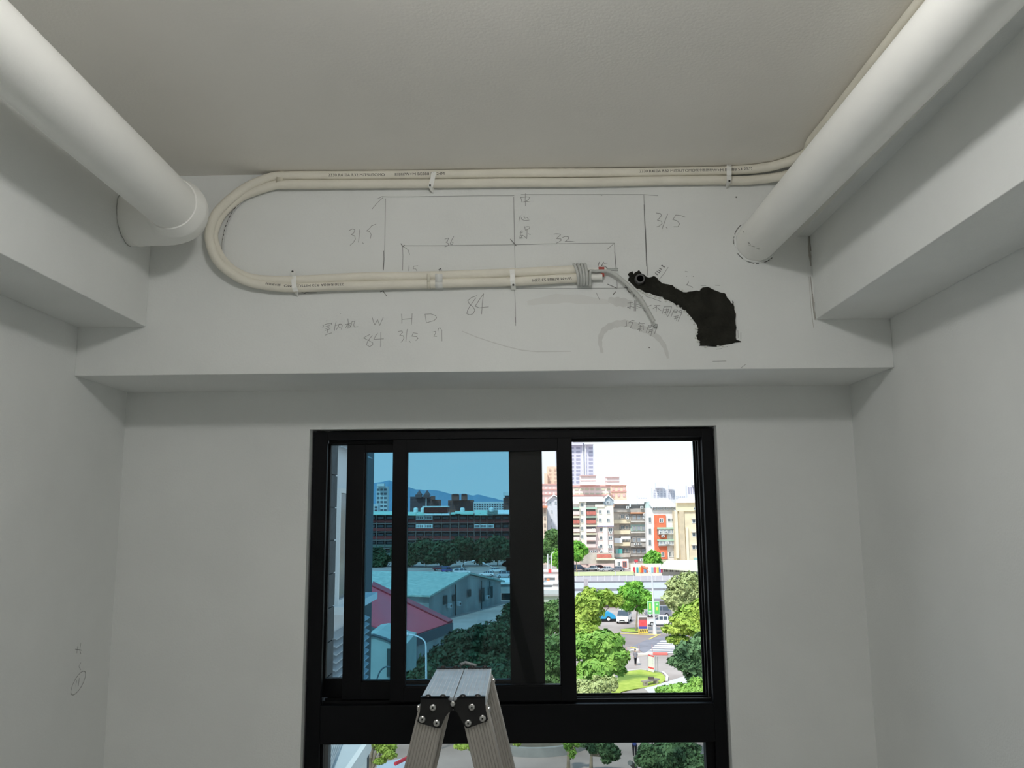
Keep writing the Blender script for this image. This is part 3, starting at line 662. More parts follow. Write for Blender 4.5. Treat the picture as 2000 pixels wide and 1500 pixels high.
for pts_, lab in (([(1188,1241.3),(1204,1236),(1205,1237),(1190,1242)], 'short yellow bay line left of the street tree'), ([(1266,1248),(1284,1240),(1286,1240.6),(1268,1249)], 'slanted yellow bay line below the lamp post'), ([(1206,1236),(1240,1237),(1290,1239),(1290,1240),(1240,1238.4),(1206,1237.2)], 'long yellow line along the far parking bays'), ([(1232,1263),(1245,1265.5),(1245,1267),(1231,1264.3)], 'short yellow line at the near road corner')):
    tag(MB().slab([gp(u, v, .07) for u, v in pts_], (0, 0, -.02)).build('road_line', yel), lab, 'road marking', 'painted lines on the brown road')
kerb = M_('pale_kerb', (226, 216, 206)); redk = M_('red_kerb', (226, 120, 112))
for pts_, m_, lab in (([(1218,1276),(1226,1270),(1238,1267),(1247,1267),(1247,1268.4),(1238,1268.6),(1227,1272),(1220,1278)], kerb, 'pale curved kerb behind the walking person'), ([(1240,1276),(1275,1274),(1275,1276),(1240,1278)], kerb, 'pale straight kerb behind the notice board'), ([(1275,1273.5),(1304,1274),(1304,1276),(1275,1276)], redk, 'red painted kerb by the zebra crossing')):
    tag(MB().slab([gp(u, v, .22) for u, v in pts_], (0, 0, -.2)).build('kerb', m_), lab, 'kerb')
grass = mat('dry_green_grass', (178, 190, 84), .95, rgb2=(150, 170, 62), scale=1.2, detail=8, bump=.5, bscale=6)
flat('lawn', [(1180,1352),(1196,1332),(1215,1318),(1230,1310),(1250,1308),(1272,1310),(1290,1313),(1298,1320),(1300,1328),(1290,1335),(1270,1341),(1240,1345),(1215,1350),(1200,1362),(1185,1372)], .12, grass, 'small curved lawn with the bench')
flat('lawn', [(1212,1229),(1240,1226),(1264,1229),(1262,1235),(1235,1234),(1214,1232)], .12, grass, 'grass strip under the street tree')
flat('path', [(1200,1364),(1225,1350),(1262,1343),(1290,1350),(1300,1372),(1198,1380)], .08, M_('path_grey', (164, 154, 146), var=.1, scale=.4), 'curved grey path below the lawn')
flat('path', [(1258,1344),(1300,1332),(1345,1318),(1365,1330),(1310,1352),(1290,1372),(1275,1360)], .10, M_('path_white', (206, 202, 202), var=.04), 'pale diagonal path on the right')
tag(MB().ribbon([gp(u, v, .16) for u, v in ((1226,1309),(1250,1306.5),(1275,1308),(1295,1312),(1303,1320),(1302,1330))], .25, (0, 0, 1)).build('kerb', kerb), 'thin pale edging round the small lawn', 'kerb')

# ---- trees
random.seed(21)
def leafmat(n, c, c2, sc=.5):
    return mat(n, c, .6, rgb2=c2, scale=sc, detail=5, spec=.25)
lf_y = leafmat('leaf_yellow_green', (188, 206, 98), (122, 158, 62)); lf_g = leafmat('leaf_green', (158, 196, 96), (92, 142, 58)); lf_d = leafmat('leaf_dark', (112, 146, 98), (44, 74, 50), .8)
lf_o = leafmat('leaf_olive', (190, 200, 140), (140, 156, 96)); lf_b = leafmat('leaf_bright', (150, 204, 84), (86, 152, 58)); lf_f = leafmat('leaf_far', (112, 148, 84), (64, 98, 54), .25); lf_t = leafmat('leaf_deep', (70, 92, 60), (40, 62, 40), .25)
bark = M_('bark', (150, 138, 120), var=.2, scale=3)
def tree(label, Y, blobs, leaf, ls, n, trunk=None, group=None, name='tree', depth=.8, shade=True):
    """blobs: (u, v, ru, rv) measured crowns at depth Y; ls leaf size in metres"""
    B = []
    for i, (u, v, ru, rv) in enumerate(blobs):
        c = at(u, v, Y); rx = abs(at(u+ru, v, Y).x-c.x); rz = abs(at(u, v-rv, Y).z-c.z)
        c.y += random.uniform(-.35, .35)*rx; c.z += 0
        B.append((c, rx, rx*depth, rz))
    for c, rx, ry, rz in list(B):
        for _ in range(4):
            d = Vector((random.gauss(0, 1), random.gauss(0, 1)*.8, random.gauss(.2, .8))).normalized(); k_ = random.uniform(.34, .55)
            B.append((c+Vector((d.x*rx*.78, d.y*ry*.78, d.z*rz*.78)), rx*k_, ry*k_, rz*k_*.8))
    xs = sum(b[0].x for b in B)/len(B)
    root_x = at(trunk[0][0], trunk[0][1], Y).x if trunk else xs
    t = thing(name, label, 'tree' if name == 'tree' else 'shrub', (root_x, Y, GZ), group)
    mb = MB()
    tot = sum(b[1]*b[3]+b[1]*b[2] for b in B)
    for c, rx, ry, rz in B:
        # rough inner mass
        seg, rg = 9, 6; base = len(mb.v)
        for i in range(rg+1):
            th = PI*i/rg
            for k in range(seg):
                a = 2*PI*k/seg; q = random.uniform(.55, .8)
                mb.v.append(c+Vector((rx*q*math.sin(th)*math.cos(a), ry*q*math.sin(th)*math.sin(a), rz*q*math.cos(th))))
        for i in range(rg):
            for k in range(seg):
                a0 = base+i*seg+k; a1 = base+i*seg+(k+1) % seg; mb.f.append([a0, a0+seg, a1+seg, a1])
        m_ = int(1.7*n*(rx*rz+rx*ry)/tot)
        for _ in range(m_):
            d = Vector((random.gauss(0, 1), random.gauss(0, 1), random.gauss(0, 1)+.25)).normalized()
            lump = .80+.42*noise.noise(d*2.6+c)
            q = random.uniform(.82, 1.08)*lump/.86
            p = c+Vector((d.x*rx*q, d.y*ry*q, d.z*rz*q))
            nr = (d+Vector((random.gauss(0, .55), random.gauss(0, .55), random.gauss(.35, .5)))).normalized()
            a = nr.orthogonal().normalized(); a = Matrix.Rotation(random.uniform(0, 2*PI), 3, nr) @ a; b = nr.cross(a)
            s1 = ls*.6*random.uniform(.5, 1.3); s2 = s1*random.uniform(.45, .75)
            k = len(mb.v); mb.v += [p-a*s1, p-b*s2-nr*s2*.2, p+a*s1*1.1-nr*s2*.3, p+b*s2-nr*s2*.2]; mb.f.append([k, k+1, k+2, k+3])
    f = mb.build('foliage', leaf, t, fix=False); f['kind'] = 'stuff'
    if trunk:
        tb = MB(); P = [at(u, v, Y) for u, v in trunk]; P[0].z = GZ
        w0 = max(.12, (P[-1]-P[0]).length*.028)
        tb.tube(P, [w0*(1.15-.5*i/(len(P)-1)) for i in range(len(P))], 8)
        top = P[-1]
        for c, rx, ry, rz in B[:5]:
            tb.tube([top-(top-P[0])*.12, top.lerp(c, .5)+Vector((0, 0, -.1*rz)), c], [w0*.5, w0*.35, w0*.15], 6)
        tb.build('trunk', bark, t, smooth=True)
    else:
        c0 = B[0][0]
        MB().tube([(root_x, Y, GZ), (root_x, Y, B[0][0].z)], [.22, .12], 8).build('trunk', bark, t, smooth=True)
    return t
tree('broad leafy tree left of the open pane beside the blue truck', 84, [(1150,1180,28,30),(1135,1210,30,30),(1178,1168,20,14),(1202,1172,15,11),(1138,1240,32,26),(1148,1226,20,20)], lf_y, .42, 7000, [(1140,1400),(1144,1235)])
tree('big layered green tree below the yellow-green one at the opening left edge', 72, [(1150,1265,34,26),(1180,1255,30,24),(1200,1282,26,20),(1195,1300,22,14),(1165,1305,34,20),(1140,1325,30,26),(1208,1308,12,8)], lf_g, .40, 8500, [(1150,1420),(1150,1330)])
tree('pale loose shrub at the bottom left corner of the opening', 66, [(1140,1352,26,24),(1165,1345,22,20),(1185,1340,16,16),(1150,1385,34,30),(1198,1335,9,13)], lf_o, .24, 6000, None, name='shrub')
tree('small street tree with a bare trunk beside the white van', 124, [(1235,1160,26,20),(1222,1172,20,14),(1256,1168,20,16),(1240,1145,14,10),(1262,1180,12,10),(1228,1186,14,8),(1250,1190,7,6)], lf_b, .42, 4200, [(1242,1231),(1243,1215),(1245,1190)])
tree('pale olive tree behind the green banners on the right', 104, [(1330,1150,26,24),(1350,1165,28,24),(1315,1168,20,16),(1345,1135,20,18),(1370,1150,20,26),(1330,1182,22,12)], lf_o, .34, 6500, [(1345,1250),(1345,1190)])
tree('bright yellow-green tree at the right edge of the opening', 80, [(1350,1205,28,20),(1372,1195,24,24),(1330,1212,22,10),(1318,1228,22,9),(1360,1228,28,16),(1325,1250,20,8),(1385,1225,20,30)], lf_y, .36, 7000, [(1372,1340),(1370,1240)])
tree('dark glossy leaved tree at the lower right of the opening', 66, [(1350,1270,28,18),(1375,1262,24,26),(1330,1290,20,13),(1355,1300,26,18),(1380,1300,24,26),(1365,1325,22,18),(1385,1340,18,20)], lf_d, .34, 7500, [(1378,1430),(1375,1330)])
tree('low yellow-green shrub at the bottom right of the opening', 60, [(1305,1352,20,14),(1330,1352,22,16),(1355,1352,22,18),(1290,1364,16,12),(1320,1378,30,16),(1375,1360,20,16),(1362,1332,12,8)], lf_g, .22, 6500, None, name='shrub')
tree('round bright green tree in front of the apartment row', 250, [(1275,1092,15,14),(1269,1099,10,11),(1283,1098,9,11),(1275,1083,9,7)], lf_b, .75, 2600, [(1275,1118),(1275,1104)])
tree('green tree with yellow tips beside the dark parked car', 255, [(1122,1070,16,14),(1136,1072,11,9),(1126,1083,16,11),(1142,1078,7,5)], lf_b, .8, 2400, [(1126,1112),(1126,1085)])
tree('tall green tree seen in the narrow strip by the stile', 262, [(1078,1046,14,12),(1068,1060,14,10),(1086,1058,12,14),(1072,1074,16,10),(1062,1090,12,10)], lf_f, .8, 2600, [(1076,1116),(1076,1070)])
tree('brighter green tree low in the narrow strip by the stile', 240, [(1090,1086,12,14),(1098,1100,12,12),(1084,1098,8,8)], lf_b, .75, 1600, [(1092,1120),(1092,1100)])
tree('dense green tree filling the lower part of the narrow strip', 88, [(1068,1200,24,20),(1086,1192,20,18),(1062,1222,22,18),(1088,1216,22,20),(1050,1206,20,18)], lf_f, .4, 5000, [(1072,1300),(1072,1230)])
tree('dense green tree at the bottom of the narrow strip', 74, [(1075,1262,28,20),(1095,1255,22,18),(1060,1285,24,20),(1090,1290,28,22),(1070,1318,30,22),(1100,1325,24,24)], lf_f, .36, 6500, [(1080,1400),(1080,1320)])
# trees through the tinted pane
xs_ = [(735,1082,24,16),(790,1074,30,20),(832,1068,30,20),(868,1072,28,20),(905,1064,30,20),(940,1070,28,20),(972,1062,26,22),(1006,1068,26,22)]
labs = ['dark leafy tree behind the cars, leftmost of the row seen through the tinted pane', 'dark leafy tree above the green roof left end', 'dark leafy tree behind the green roof ridge', 'dark leafy tree left of the white jeep', 'dark leafy tree right behind the white jeep', 'dark leafy tree behind the second parked white car', 'dark leafy tree left of the window latch', 'dark leafy tree at the right end of the row behind the latch']
for (u, v, ru, rv), lb in zip(xs_, labs):
    tree(lb, 285+random.uniform(-8, 8), [(u, v, ru*.8, rv*.8), (u-10, v+8, ru*.7, rv*.8), (u+10, v+10, ru*.7, rv*.8), (u, v+18, ru*.9, rv*.7)], lf_t, .85, 2600, [(u, 1112), (u, v+10)], group='trees between the parking lot and the brick row')
tree('wide dark green tree in front of the grey gable wall', 92, [(900,1252,36,20),(935,1245,30,24),(965,1240,30,26),(990,1255,26,30),(920,1285,44,28),(870,1285,36,24),(960,1290,40,30),(845,1300,30,22)], lf_t, .42, 9500, [(925,1380),(925,1290)])
tree('dark green tree behind the ladder in the tinted pane', 64, [(840,1320,34,24),(880,1325,38,24),(925,1330,40,26),(970,1325,38,28),(1000,1320,26,30),(805,1330,24,16)], lf_t, .36, 8000, [(900,1420),(900,1340)])
tree('dark tree beside the grey hall right of the gable wall', 118, [(985,1215,14,16),(992,1195,10,14),(1000,1230,18,20)], lf_t, .5, 1800, [(990,1260),(990,1220)])
# trees through the low pane
tree('dark round tree at the right end of the low pane', 56, [(1300,1475,36,24),(1270,1482,26,18),(1335,1472,34,28),(1360,1500,34,26),(1300,1510,40,20),(1262,1462,14,12)], lf_d, .26, 8000, [(1335,1640),(1330,1500)])
tree('slim dark tree in the middle of the low pane', 57, [(1160,1455,16,14),(1182,1462,16,16),(1200,1470,12,14),(1185,1482,10,8),(1145,1450,10,8)], lf_d, .22, 3500, [(1156,1600),(1155,1470)])
tree('thin sapling with three stems left of the slim dark tree', 58, [(1108,1452,9,12),(1116,1470,8,12),(1104,1440,10,8),(1128,1452,8,7)], lf_g, .18, 1100, [(1112,1600),(1110,1468)])
tree('young tree with yellow-green leaves beside the white steps', 40, [(745,1462,14,10),(760,1472,14,10),(732,1452,13,8),(766,1458,9,8),(742,1486,14,7)], lf_y, .13, 900, [(722,1600),(722,1480)])
tree('sunlit sprig at the left end of the round planter', 50, [(905,1456,16,5),(925,1462,10,5),(1010,1452,8,5)], lf_y, .14, 500, None, name='shrub')

# ---- apartment buildings
def block(name, label, cat, Y, u0, v0, u1, v1, m, depth=3.6, group=None, parent=None, part='wall'):
    x0, x1, z0, z1 = R2(u0, v0, u1, v1, Y); z0 = GZ if v1 >= 1100 or True else z0
    if parent is None:
        t = thing(name, label, cat, ((x0+x1)/2, Y, GZ), group)
    else: t = parent
    MB().box(x0, x1, Y, Y+depth, z0, z1).build(part, m, t)
    return t
def piece(t, nm, m, Y, u0, v0, u1, v1, dep=.3, out=.0, **k):
    x0, x1, z0, z1 = R2(u0, v0, u1, v1, Y); j_ = random.uniform(.0, .05); dep += j_
    return MB().box(x0-j_, x1+j_*.7, Y-out-dep, Y-out-j_*.2, z0-j_*.6, z1+j_).build(nm, m, t, **k)
def window(t, Y, u0, v0, u1, v1, fm=None, pm=None, out=0):
    x0, x1, z0, z1 = R2(u0, v0, u1, v1, Y); y = Y-out; b = min(.18, (x1-x0)*.12)
    mb = MB().box(x0, x0+b, y-.18, y, z0, z1).box(x1-b, x1, y-.18, y, z0, z1).box(x0+b, x1-b, y-.18, y, z1-b, z1).box(x0+b, x1-b, y-.18, y, z0, z0+b).box((x0+x1)/2-b/3, (x0+x1)/2+b/3, y-.14, y, z0+b, z1-b)
    f = mb.build('window', fm or wframe, t)
    MB().box(x0+b, x1-b, y-.07, y-.02, z0+b, z1-b).build('pane', pm or glz, f); return f
def ac(t, Y, u, v, s=6, out=.1):
    x0, x1, z0, z1 = R2(u-s/2, v-s*.42, u+s/2, v+s*.42, Y)
    a = MB().box(x0, x1, Y-out-.6, Y-out, z0, z1).build('air_conditioner', wframe, t)
    MB().lathe([((z1-z0)*.36, 0), ((z1-z0)*.36, .03)], ((x0+x1)/2, Y-out-.6, (z0+z1)/2), 'y', 12).build('fan_grille', M_('grille', (120, 124, 126)), a); return a
cream = M_('cream_wall', (238, 228, 214), var=.05, scale=.3); pinkw = M_('pink_wall', (236, 214, 210), var=.05, scale=.3); redb = M_('red_brick_band', (196, 118, 108), var=.1, scale=2)
whroof = M_('white_metal_roof', (240, 242, 244), var=.02, rough=.5); greyg = M_('grey_gable', (168, 178, 188)); grime = M_('grimy_wall', (196, 186, 176), var=.16, scale=.4)
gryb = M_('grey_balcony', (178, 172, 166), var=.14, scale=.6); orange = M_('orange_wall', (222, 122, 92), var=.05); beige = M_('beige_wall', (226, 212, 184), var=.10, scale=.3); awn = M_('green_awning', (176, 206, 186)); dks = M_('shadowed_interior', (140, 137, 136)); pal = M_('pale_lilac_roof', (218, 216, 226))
YA = 268
# block A: pink and cream apartments
t = block('apartment_building', 'cream and pink apartment block with red balconies and a grey gabled roof room', 'building', YA, 1100, 984, 1198, 1112, pinkw)
piece(t, 'cream_front', cream, YA, 1163, 985, 1198, 1028, .4)
piece(t, 'cornice', M_('blue_line', (150, 150, 196)), YA, 1144, 1027, 1198, 1028.4, .6, .35)
piece(t, 'stair_column', cream, YA, 1132, 978, 1145, 1098, .5)
piece(t, 'stair_column', M_('column_edge', (244, 236, 226)), YA, 1141.5, 978, 1145, 1098, .8)
piece(t, 'column', M_('column_edge', (244, 236, 226)), YA, 1178, 1028, 1187, 1090, .6)
for k in range(5): window(t, YA, 1134.5, 982+k*15.5, 1139.5, 990+k*15.5, out=.5)
for k, v in enumerate((999, 1016, 1033, 1049, 1063)):
    dk = piece(t, 'loggia', dks, YA, 1145.5, v-5, 1163, v+1, .1)
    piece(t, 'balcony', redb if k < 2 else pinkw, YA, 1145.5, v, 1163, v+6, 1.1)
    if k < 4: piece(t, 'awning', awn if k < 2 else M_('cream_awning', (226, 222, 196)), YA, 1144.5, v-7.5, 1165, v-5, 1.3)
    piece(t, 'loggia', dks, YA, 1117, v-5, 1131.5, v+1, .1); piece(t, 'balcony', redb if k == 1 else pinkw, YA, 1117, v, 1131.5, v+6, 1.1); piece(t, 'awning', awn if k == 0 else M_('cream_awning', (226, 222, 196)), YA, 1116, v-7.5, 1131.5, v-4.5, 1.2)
for u in (1169, 1185): 
    for v in (996, 1012): window(t, YA, u, v, u+6, v+7.5, out=.4)
for v in (1031, 1047, 1063, 1077):
    window(t, YA, 1171, v, 1177, v+7.5); window(t, YA, 1188, v, 1196, v+8)
for u, v in ((1159, 1033.5), (1169, 1068), (1192, 1040), (1190, 1068), (1155, 1077), (1162, 1077), (1174, 1076)): ac(t, YA, u, v, 5, .2)
x0, x1, z0, z1 = R2(1100, 972, 1180, 980, YA); MB().hexa([(x0, YA-1.6, z0), (x1, YA-1.6, z0), (x1, YA+4.5, z1), (x0, YA+4.5, z1), (x0, YA-1.6, z0+.35), (x1, YA-1.6, z0+.35), (x1, YA+4.5, z1+.35), (x0, YA+4.5, z1+.35)]).build('roof', whroof, t)
piece(t, 'roof_room', dks, YA, 1145, 980, 1180, 986, .3); piece(t, 'roof_room', cream, YA, 1162, 985, 1180, 990, .8)
P = [at(u, v, YA-.5) for u, v in ((1178,987),(1178,978),(1188.5,969.5),(1198,978),(1198,987))]; MB().slab(P, (0, 3.5, 0)).build('gable_room', greyg, t)
window(t, YA-.6, 1185, 979, 1191, 985)
for a, b in (((1176,980),(1188.5,968.5)), ((1188.5,968.5),(1200,979))):
    p, q = at(*a, YA-1), at(*b, YA-1); MB().slab([p, q, q+Vector((0, 0, .35)), p+Vector((0, 0, .35))], (0, 4.5, 0)).build('gable_roof', whroof, t)
piece(t, 'low_shed', grime, YA-4, 1133, 1080, 1198, 1100, 2); piece(t, 'shed_roof', M_('cream_awning', (226, 222, 196)), YA-6.5, 1163, 1090, 1200, 1093, 2.5); piece(t, 'lattice', redb, YA-6.2, 1166, 1083, 1194, 1090, .1)
# block B: grimy grey
YB_ = 273
t = block('apartment_building', 'grimy grey-brown apartment block with stacked glazed balconies', 'building', YB_, 1198, 990, 1262, 1112, grime)
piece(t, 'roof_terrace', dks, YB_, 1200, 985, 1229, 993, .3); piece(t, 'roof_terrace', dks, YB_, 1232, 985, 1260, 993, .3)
for (a, b, vv) in ((1197, 1232, 983), (1231, 1264, 980)):
    x0, x1, z0, z1 = R2(a, vv-4, b, vv+1, YB_); MB().hexa([(x0, YB_-2, z0), (x1, YB_-2, z0), (x1, YB_+4.2, z1), (x0, YB_+4.2, z1), (x0, YB_-2, z0+.4), (x1, YB_-2, z0+.4), (x1, YB_+4.2, z1+.4), (x0, YB_+4.2, z1+.4)]).build('roof', whroof, t)
piece(t, 'parapet', gryb, YB_, 1198, 993, 1231, 1000, .6); piece(t, 'parapet', gryb, YB_, 1231, 993, 1271, 1001, .8)
piece(t, 'ledge', M_('orange_ledge', (226, 160, 120)), YB_, 1231, 1001, 1262, 1003, 1.0)
for i, v in enumerate((1004, 1025, 1048, 1070)):
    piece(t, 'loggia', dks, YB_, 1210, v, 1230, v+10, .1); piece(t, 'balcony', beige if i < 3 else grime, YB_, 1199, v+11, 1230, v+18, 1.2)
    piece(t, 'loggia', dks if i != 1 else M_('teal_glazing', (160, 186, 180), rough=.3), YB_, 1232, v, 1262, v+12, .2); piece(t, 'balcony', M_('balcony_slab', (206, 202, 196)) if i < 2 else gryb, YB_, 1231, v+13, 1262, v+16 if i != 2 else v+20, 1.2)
    for u in (1212, 1221): window(t, YB_, u, v+1, u+7, v+9, fm=M_('grimy_frame', (176, 170, 164)), out=.1)
    for u in (1235, 1244, 1253): window(t, YB_, u, v+2, u+7, v+11, fm=M_('grimy_frame', (176, 170, 164)), pm=glzp, out=.2)
for b in ((1199, 1051, 1214, 1060), (1212, 1048, 1230, 1053), (1250, 1052, 1262, 1057)): piece(t, 'white_sheet', whroof, YB_, *b, .2, 1.4)
piece(t, 'teal_screen', M_('teal_screen', (96, 178, 172)), YB_, 1207, 1072, 1214.5, 1089, .2, 1.0); piece(t, 'teal_screen', M_('teal_pale', (150, 190, 186)), YB_, 1202, 1072, 1206.5, 1089, .2, 1.0)
for u, v in ((1240, 1062), (1248, 1062), (1224, 1012), (1258, 1011), (1258, 1005), (1224, 991), (1252, 991), (1251, 1093), (1240, 1098)): ac(t, YB_, u, v, 5.5, 1.3)
piece(t, 'ground_wall', M_('white_wall', (234, 230, 228)), YB_-3, 1200, 1092, 1226, 1112, 2); window(t, YB_-5, 1206, 1097, 1211, 1106); window(t, YB_-5, 1216, 1096, 1224, 1108, fm=redb)
piece(t, 'red_tank', M_('red_tank', (214, 84, 92)), YB_-4, 1239, 1093, 1245, 1098, 1)
# block C: white with orange panel
YC_ = 266
whw = M_('white_wall', (234, 230, 228))
t = block('apartment_building', 'white apartment block with a tall orange panel and a lilac sloping roof', 'building', YC_, 1264, 992, 1319, 1112, whw)
piece(t, 'orange_panel', orange, YC_, 1278, 1006, 1300, 1030, .35); piece(t, 'orange_panel', orange, YC_, 1278, 1030, 1284, 1092, .35); piece(t, 'orange_panel', orange, YC_, 1284, 1044, 1302, 1053, .35); piece(t, 'orange_panel', orange, YC_, 1283, 1065, 1303, 1092, .35)
x0, x1, z0, z1 = R2(1270, 975, 1316, 990, YC_)
MB().hexa([(x0, YC_-1.5, z0), (x1+.5, YC_-1.5, z0), (x1-1, YC_+4, z1), (x0-1, YC_+4, z1), (x0, YC_-1.5, z0+.3), (x1+.5, YC_-1.5, z0+.3), (x1-1, YC_+4, z1+.3), (x0-1, YC_+4, z1+.3)]).build('roof', pal, t)
P = [at(u, v, YC_+.5) for u, v in ((1264,1000),(1264,990),(1267,978),(1273,990),(1273,1000))]; MB().slab(P, (0, 9, 0)).build('gable_end', M_('pale_teal', (196, 214, 210)), t)
piece(t, 'clerestory', dks, YC_, 1276, 991, 1319, 996, .2)
for u in range(1277, 1318, 6): window(t, YC_, u, 991, u+5, 996, pm=glzp, out=.2)
window(t, YC_, 1287, 1012, 1295, 1021, out=.35); window(t, YC_, 1304, 1012, 1310, 1019); window(t, YC_, 1311, 1012, 1318, 1019)
for v0_, v1_, hh in ((1030, 1033, 11), (1053.5, 1056, 10)):
    piece(t, 'awning', awn, YC_, 1283, v0_, 1319, v1_, 1.6); piece(t, 'balcony', gryb, YC_, 1285, v1_, 1319, v1_+hh, 1.2); 
    for u in range(1286, 1316, 8): window(t, YC_, u, v1_+1, u+7, v1_+hh-2, pm=glzp, out=1.2)
for u, v in ((1293, 1047), (1299, 1039), (1301, 1060), (1288, 1040)): ac(t, YC_, u, v, 5.5, 1.4)
for v in (1010, 1032, 1054): window(t, YC_, 1266.5, v, 1272, v+11)
window(t, YC_, 1291, 1078, 1297, 1088, out=.35); window(t, YC_, 1306, 1078, 1312, 1088); window(t, YC_, 1313, 1078, 1318, 1088)
piece(t, 'canopy', M_('olive_canopy', (196, 196, 168)), YC_-2, 1292, 1094, 1321, 1097, 3)
# block D: beige
YD = 262
t = block('apartment_building', 'plain beige apartment block at the right edge of the opening', 'building', YD, 1319, 998, 1390, 1112, beige)
piece(t, 'penthouse', M_('cream_yellow', (240, 226, 190)), YD+.5, 1320, 981, 1390, 998, 1)
x0, x1, z0, z1 = R2(1318, 974, 1392, 982, YD); MB().hexa([(x0, YD-1.5, z0), (x1, YD-1.5, z0), (x1, YD+3.6, z1), (x0+2, YD+3.6, z1), (x0, YD-1.5, z0+.35), (x1, YD-1.5, z0+.35), (x1, YD+3.6, z1+.35), (x0+2, YD+3.6, z1+.35)]).build('roof', M_('pinkish_roof', (240, 226, 222)), t)
piece(t, 'pilaster', M_('stain_brown', (206, 190, 164), var=.1), YD, 1328, 998, 1337, 1105, .5); piece(t, 'pilaster', M_('stain_light', (236, 224, 200)), YD, 1319, 998, 1324, 1090, .5); piece(t, 'pilaster', M_('stain_light', (236, 224, 200)), YD, 1340, 1030, 1345, 1105, .4)
for v in (1013, 1039, 1064): piece(t, 'window_hood', M_('stain_light', (236, 224, 200)), YD, 1350, v-1, 1366, v+.5, .8); window(t, YD, 1352, v+1, 1358, v+9); window(t, YD, 1359, v+1, 1365, v+9, out=.0)
piece(t, 'teal_screen', M_('teal_pale', (150, 190, 186)), YD, 1355, 1089, 1368, 1098, .3); window(t, YD, 1354, 991, 1359, 996, out=.6)
# low house in front of D and the school fence
t = block('low_house', 'long low house with a pale green roof at the foot of the beige block', 'building', 238, 1292, 1108, 1400, 1128, whw)
x0, x1, z0, z1 = R2(1286, 1100, 1400, 1110, 236); MB().hexa([(x0, 234, z0), (x1, 234, z0-1.2), (x1, 246, z1), (x0+4, 246, z1), (x0, 234, z0+.3), (x1, 234, z0-.9), (x1, 246, z1+.3), (x0+4, 246, z1+.3)]).build('roof', M_('pale_green_roof', (226, 230, 206)), t)
for u in (1296, 1307, 1318, 1330): window(t, 238, u, 1109, u+9, 1118, pm=dks)
block('', '', '', 236, 1350, 1110, 1385, 1124, M_('pale_teal', (196, 214, 210)), depth=2, parent=t, part='panel_wall')
t = block('school_wall', 'cream courtyard wall carrying upright coloured panels', 'wall', 236, 1232, 1101, 1292, 1126, M_('cream_courtyard', (238, 232, 214)), depth=.4)
cols = [(212, 72, 84), (64, 168, 176), (236, 180, 90), (222, 92, 62), (96, 150, 204), (206, 118, 90), (146, 190, 208), (214, 100, 112), (238, 200, 104), (112, 140, 204), (204, 78, 96)]
for k, (u, c) in enumerate(zip((1236.5, 1243, 1249, 1252.5, 1258, 1262, 1272, 1277, 1282.5, 1287, 1290.5), cols)):
    piece(t, 'coloured_panel', M_('panel_colour_%d' % k, c), 236, u, 1107.5, u+3.6, 1118, .15)
# ---- buildings behind the row
def far(label, Y, u0, v0, u1, m, rows, colsn, wm, top=None, name='apartment_building', depth=7, group=None, wv=None, ww=.6, wh=.5, v1=None):
    x0, x1, z0, z1 = R2(u0, v0, u1, 1009, Y); t = thing(name, label, 'building', ((x0+x1)/2, Y, GZ), group)
    MB().box(x0, x1, Y, Y+depth, GZ, z1).build('wall', m, t)
    va, vb = v0+2.5, (v1 or 1000)
    for i in range(rows):
        for k in range(colsn):
            cu = u0+(u1-u0)*(k+.5)/colsn; cv = va+(vb-va)*(i+.5)/rows; hw = (u1-u0)/colsn*ww/2; hh = (vb-va)/rows*wh/2
            xa, xb, za, zb = R2(cu-hw, cv-hh, cu+hw, cv+hh, Y)
            MB().box(xa, xb, Y-.25, Y-.01, za, zb).build('window', wm, t)
    return t
lil = M_('lilac_tower', (212, 208, 224), var=.03); lilw = M_('lilac_window', (168, 166, 186)); ppk = M_('pale_pink', (246, 226, 222), var=.03); ppw = M_('hazed_rose_window', (222, 190, 188)); gwh = M_('hazed_grey_tower', (226, 226, 232)); gww = M_('grey_tower_window', (188, 190, 202)); peach = M_('peach_wall', (232, 200, 178), var=.05)  # far walls and windows paled in colour to stand in for distance haze
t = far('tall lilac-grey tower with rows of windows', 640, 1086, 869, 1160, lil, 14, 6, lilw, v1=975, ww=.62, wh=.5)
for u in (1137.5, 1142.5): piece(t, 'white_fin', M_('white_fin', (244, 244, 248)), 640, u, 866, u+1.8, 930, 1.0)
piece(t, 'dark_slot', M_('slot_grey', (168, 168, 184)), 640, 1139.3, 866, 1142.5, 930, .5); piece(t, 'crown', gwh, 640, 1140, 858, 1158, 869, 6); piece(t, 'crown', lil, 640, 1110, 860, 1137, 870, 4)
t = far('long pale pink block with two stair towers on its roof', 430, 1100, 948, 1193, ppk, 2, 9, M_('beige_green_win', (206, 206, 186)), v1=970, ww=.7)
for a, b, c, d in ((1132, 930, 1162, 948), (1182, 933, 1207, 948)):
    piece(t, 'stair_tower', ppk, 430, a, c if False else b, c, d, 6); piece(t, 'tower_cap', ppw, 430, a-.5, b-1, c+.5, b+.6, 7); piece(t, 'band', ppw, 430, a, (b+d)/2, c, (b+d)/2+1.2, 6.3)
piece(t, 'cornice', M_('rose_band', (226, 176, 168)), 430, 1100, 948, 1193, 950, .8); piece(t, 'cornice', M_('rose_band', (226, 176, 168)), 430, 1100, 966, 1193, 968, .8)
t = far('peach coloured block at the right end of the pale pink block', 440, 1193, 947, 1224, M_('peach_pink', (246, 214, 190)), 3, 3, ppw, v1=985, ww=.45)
piece(t, 'cornice', M_('rose_band', (226, 176, 168)), 440, 1193, 947, 1224, 948.4, .8); piece(t, 'cornice', M_('rose_band', (226, 176, 168)), 440, 1193, 959, 1224, 960.2, .6)
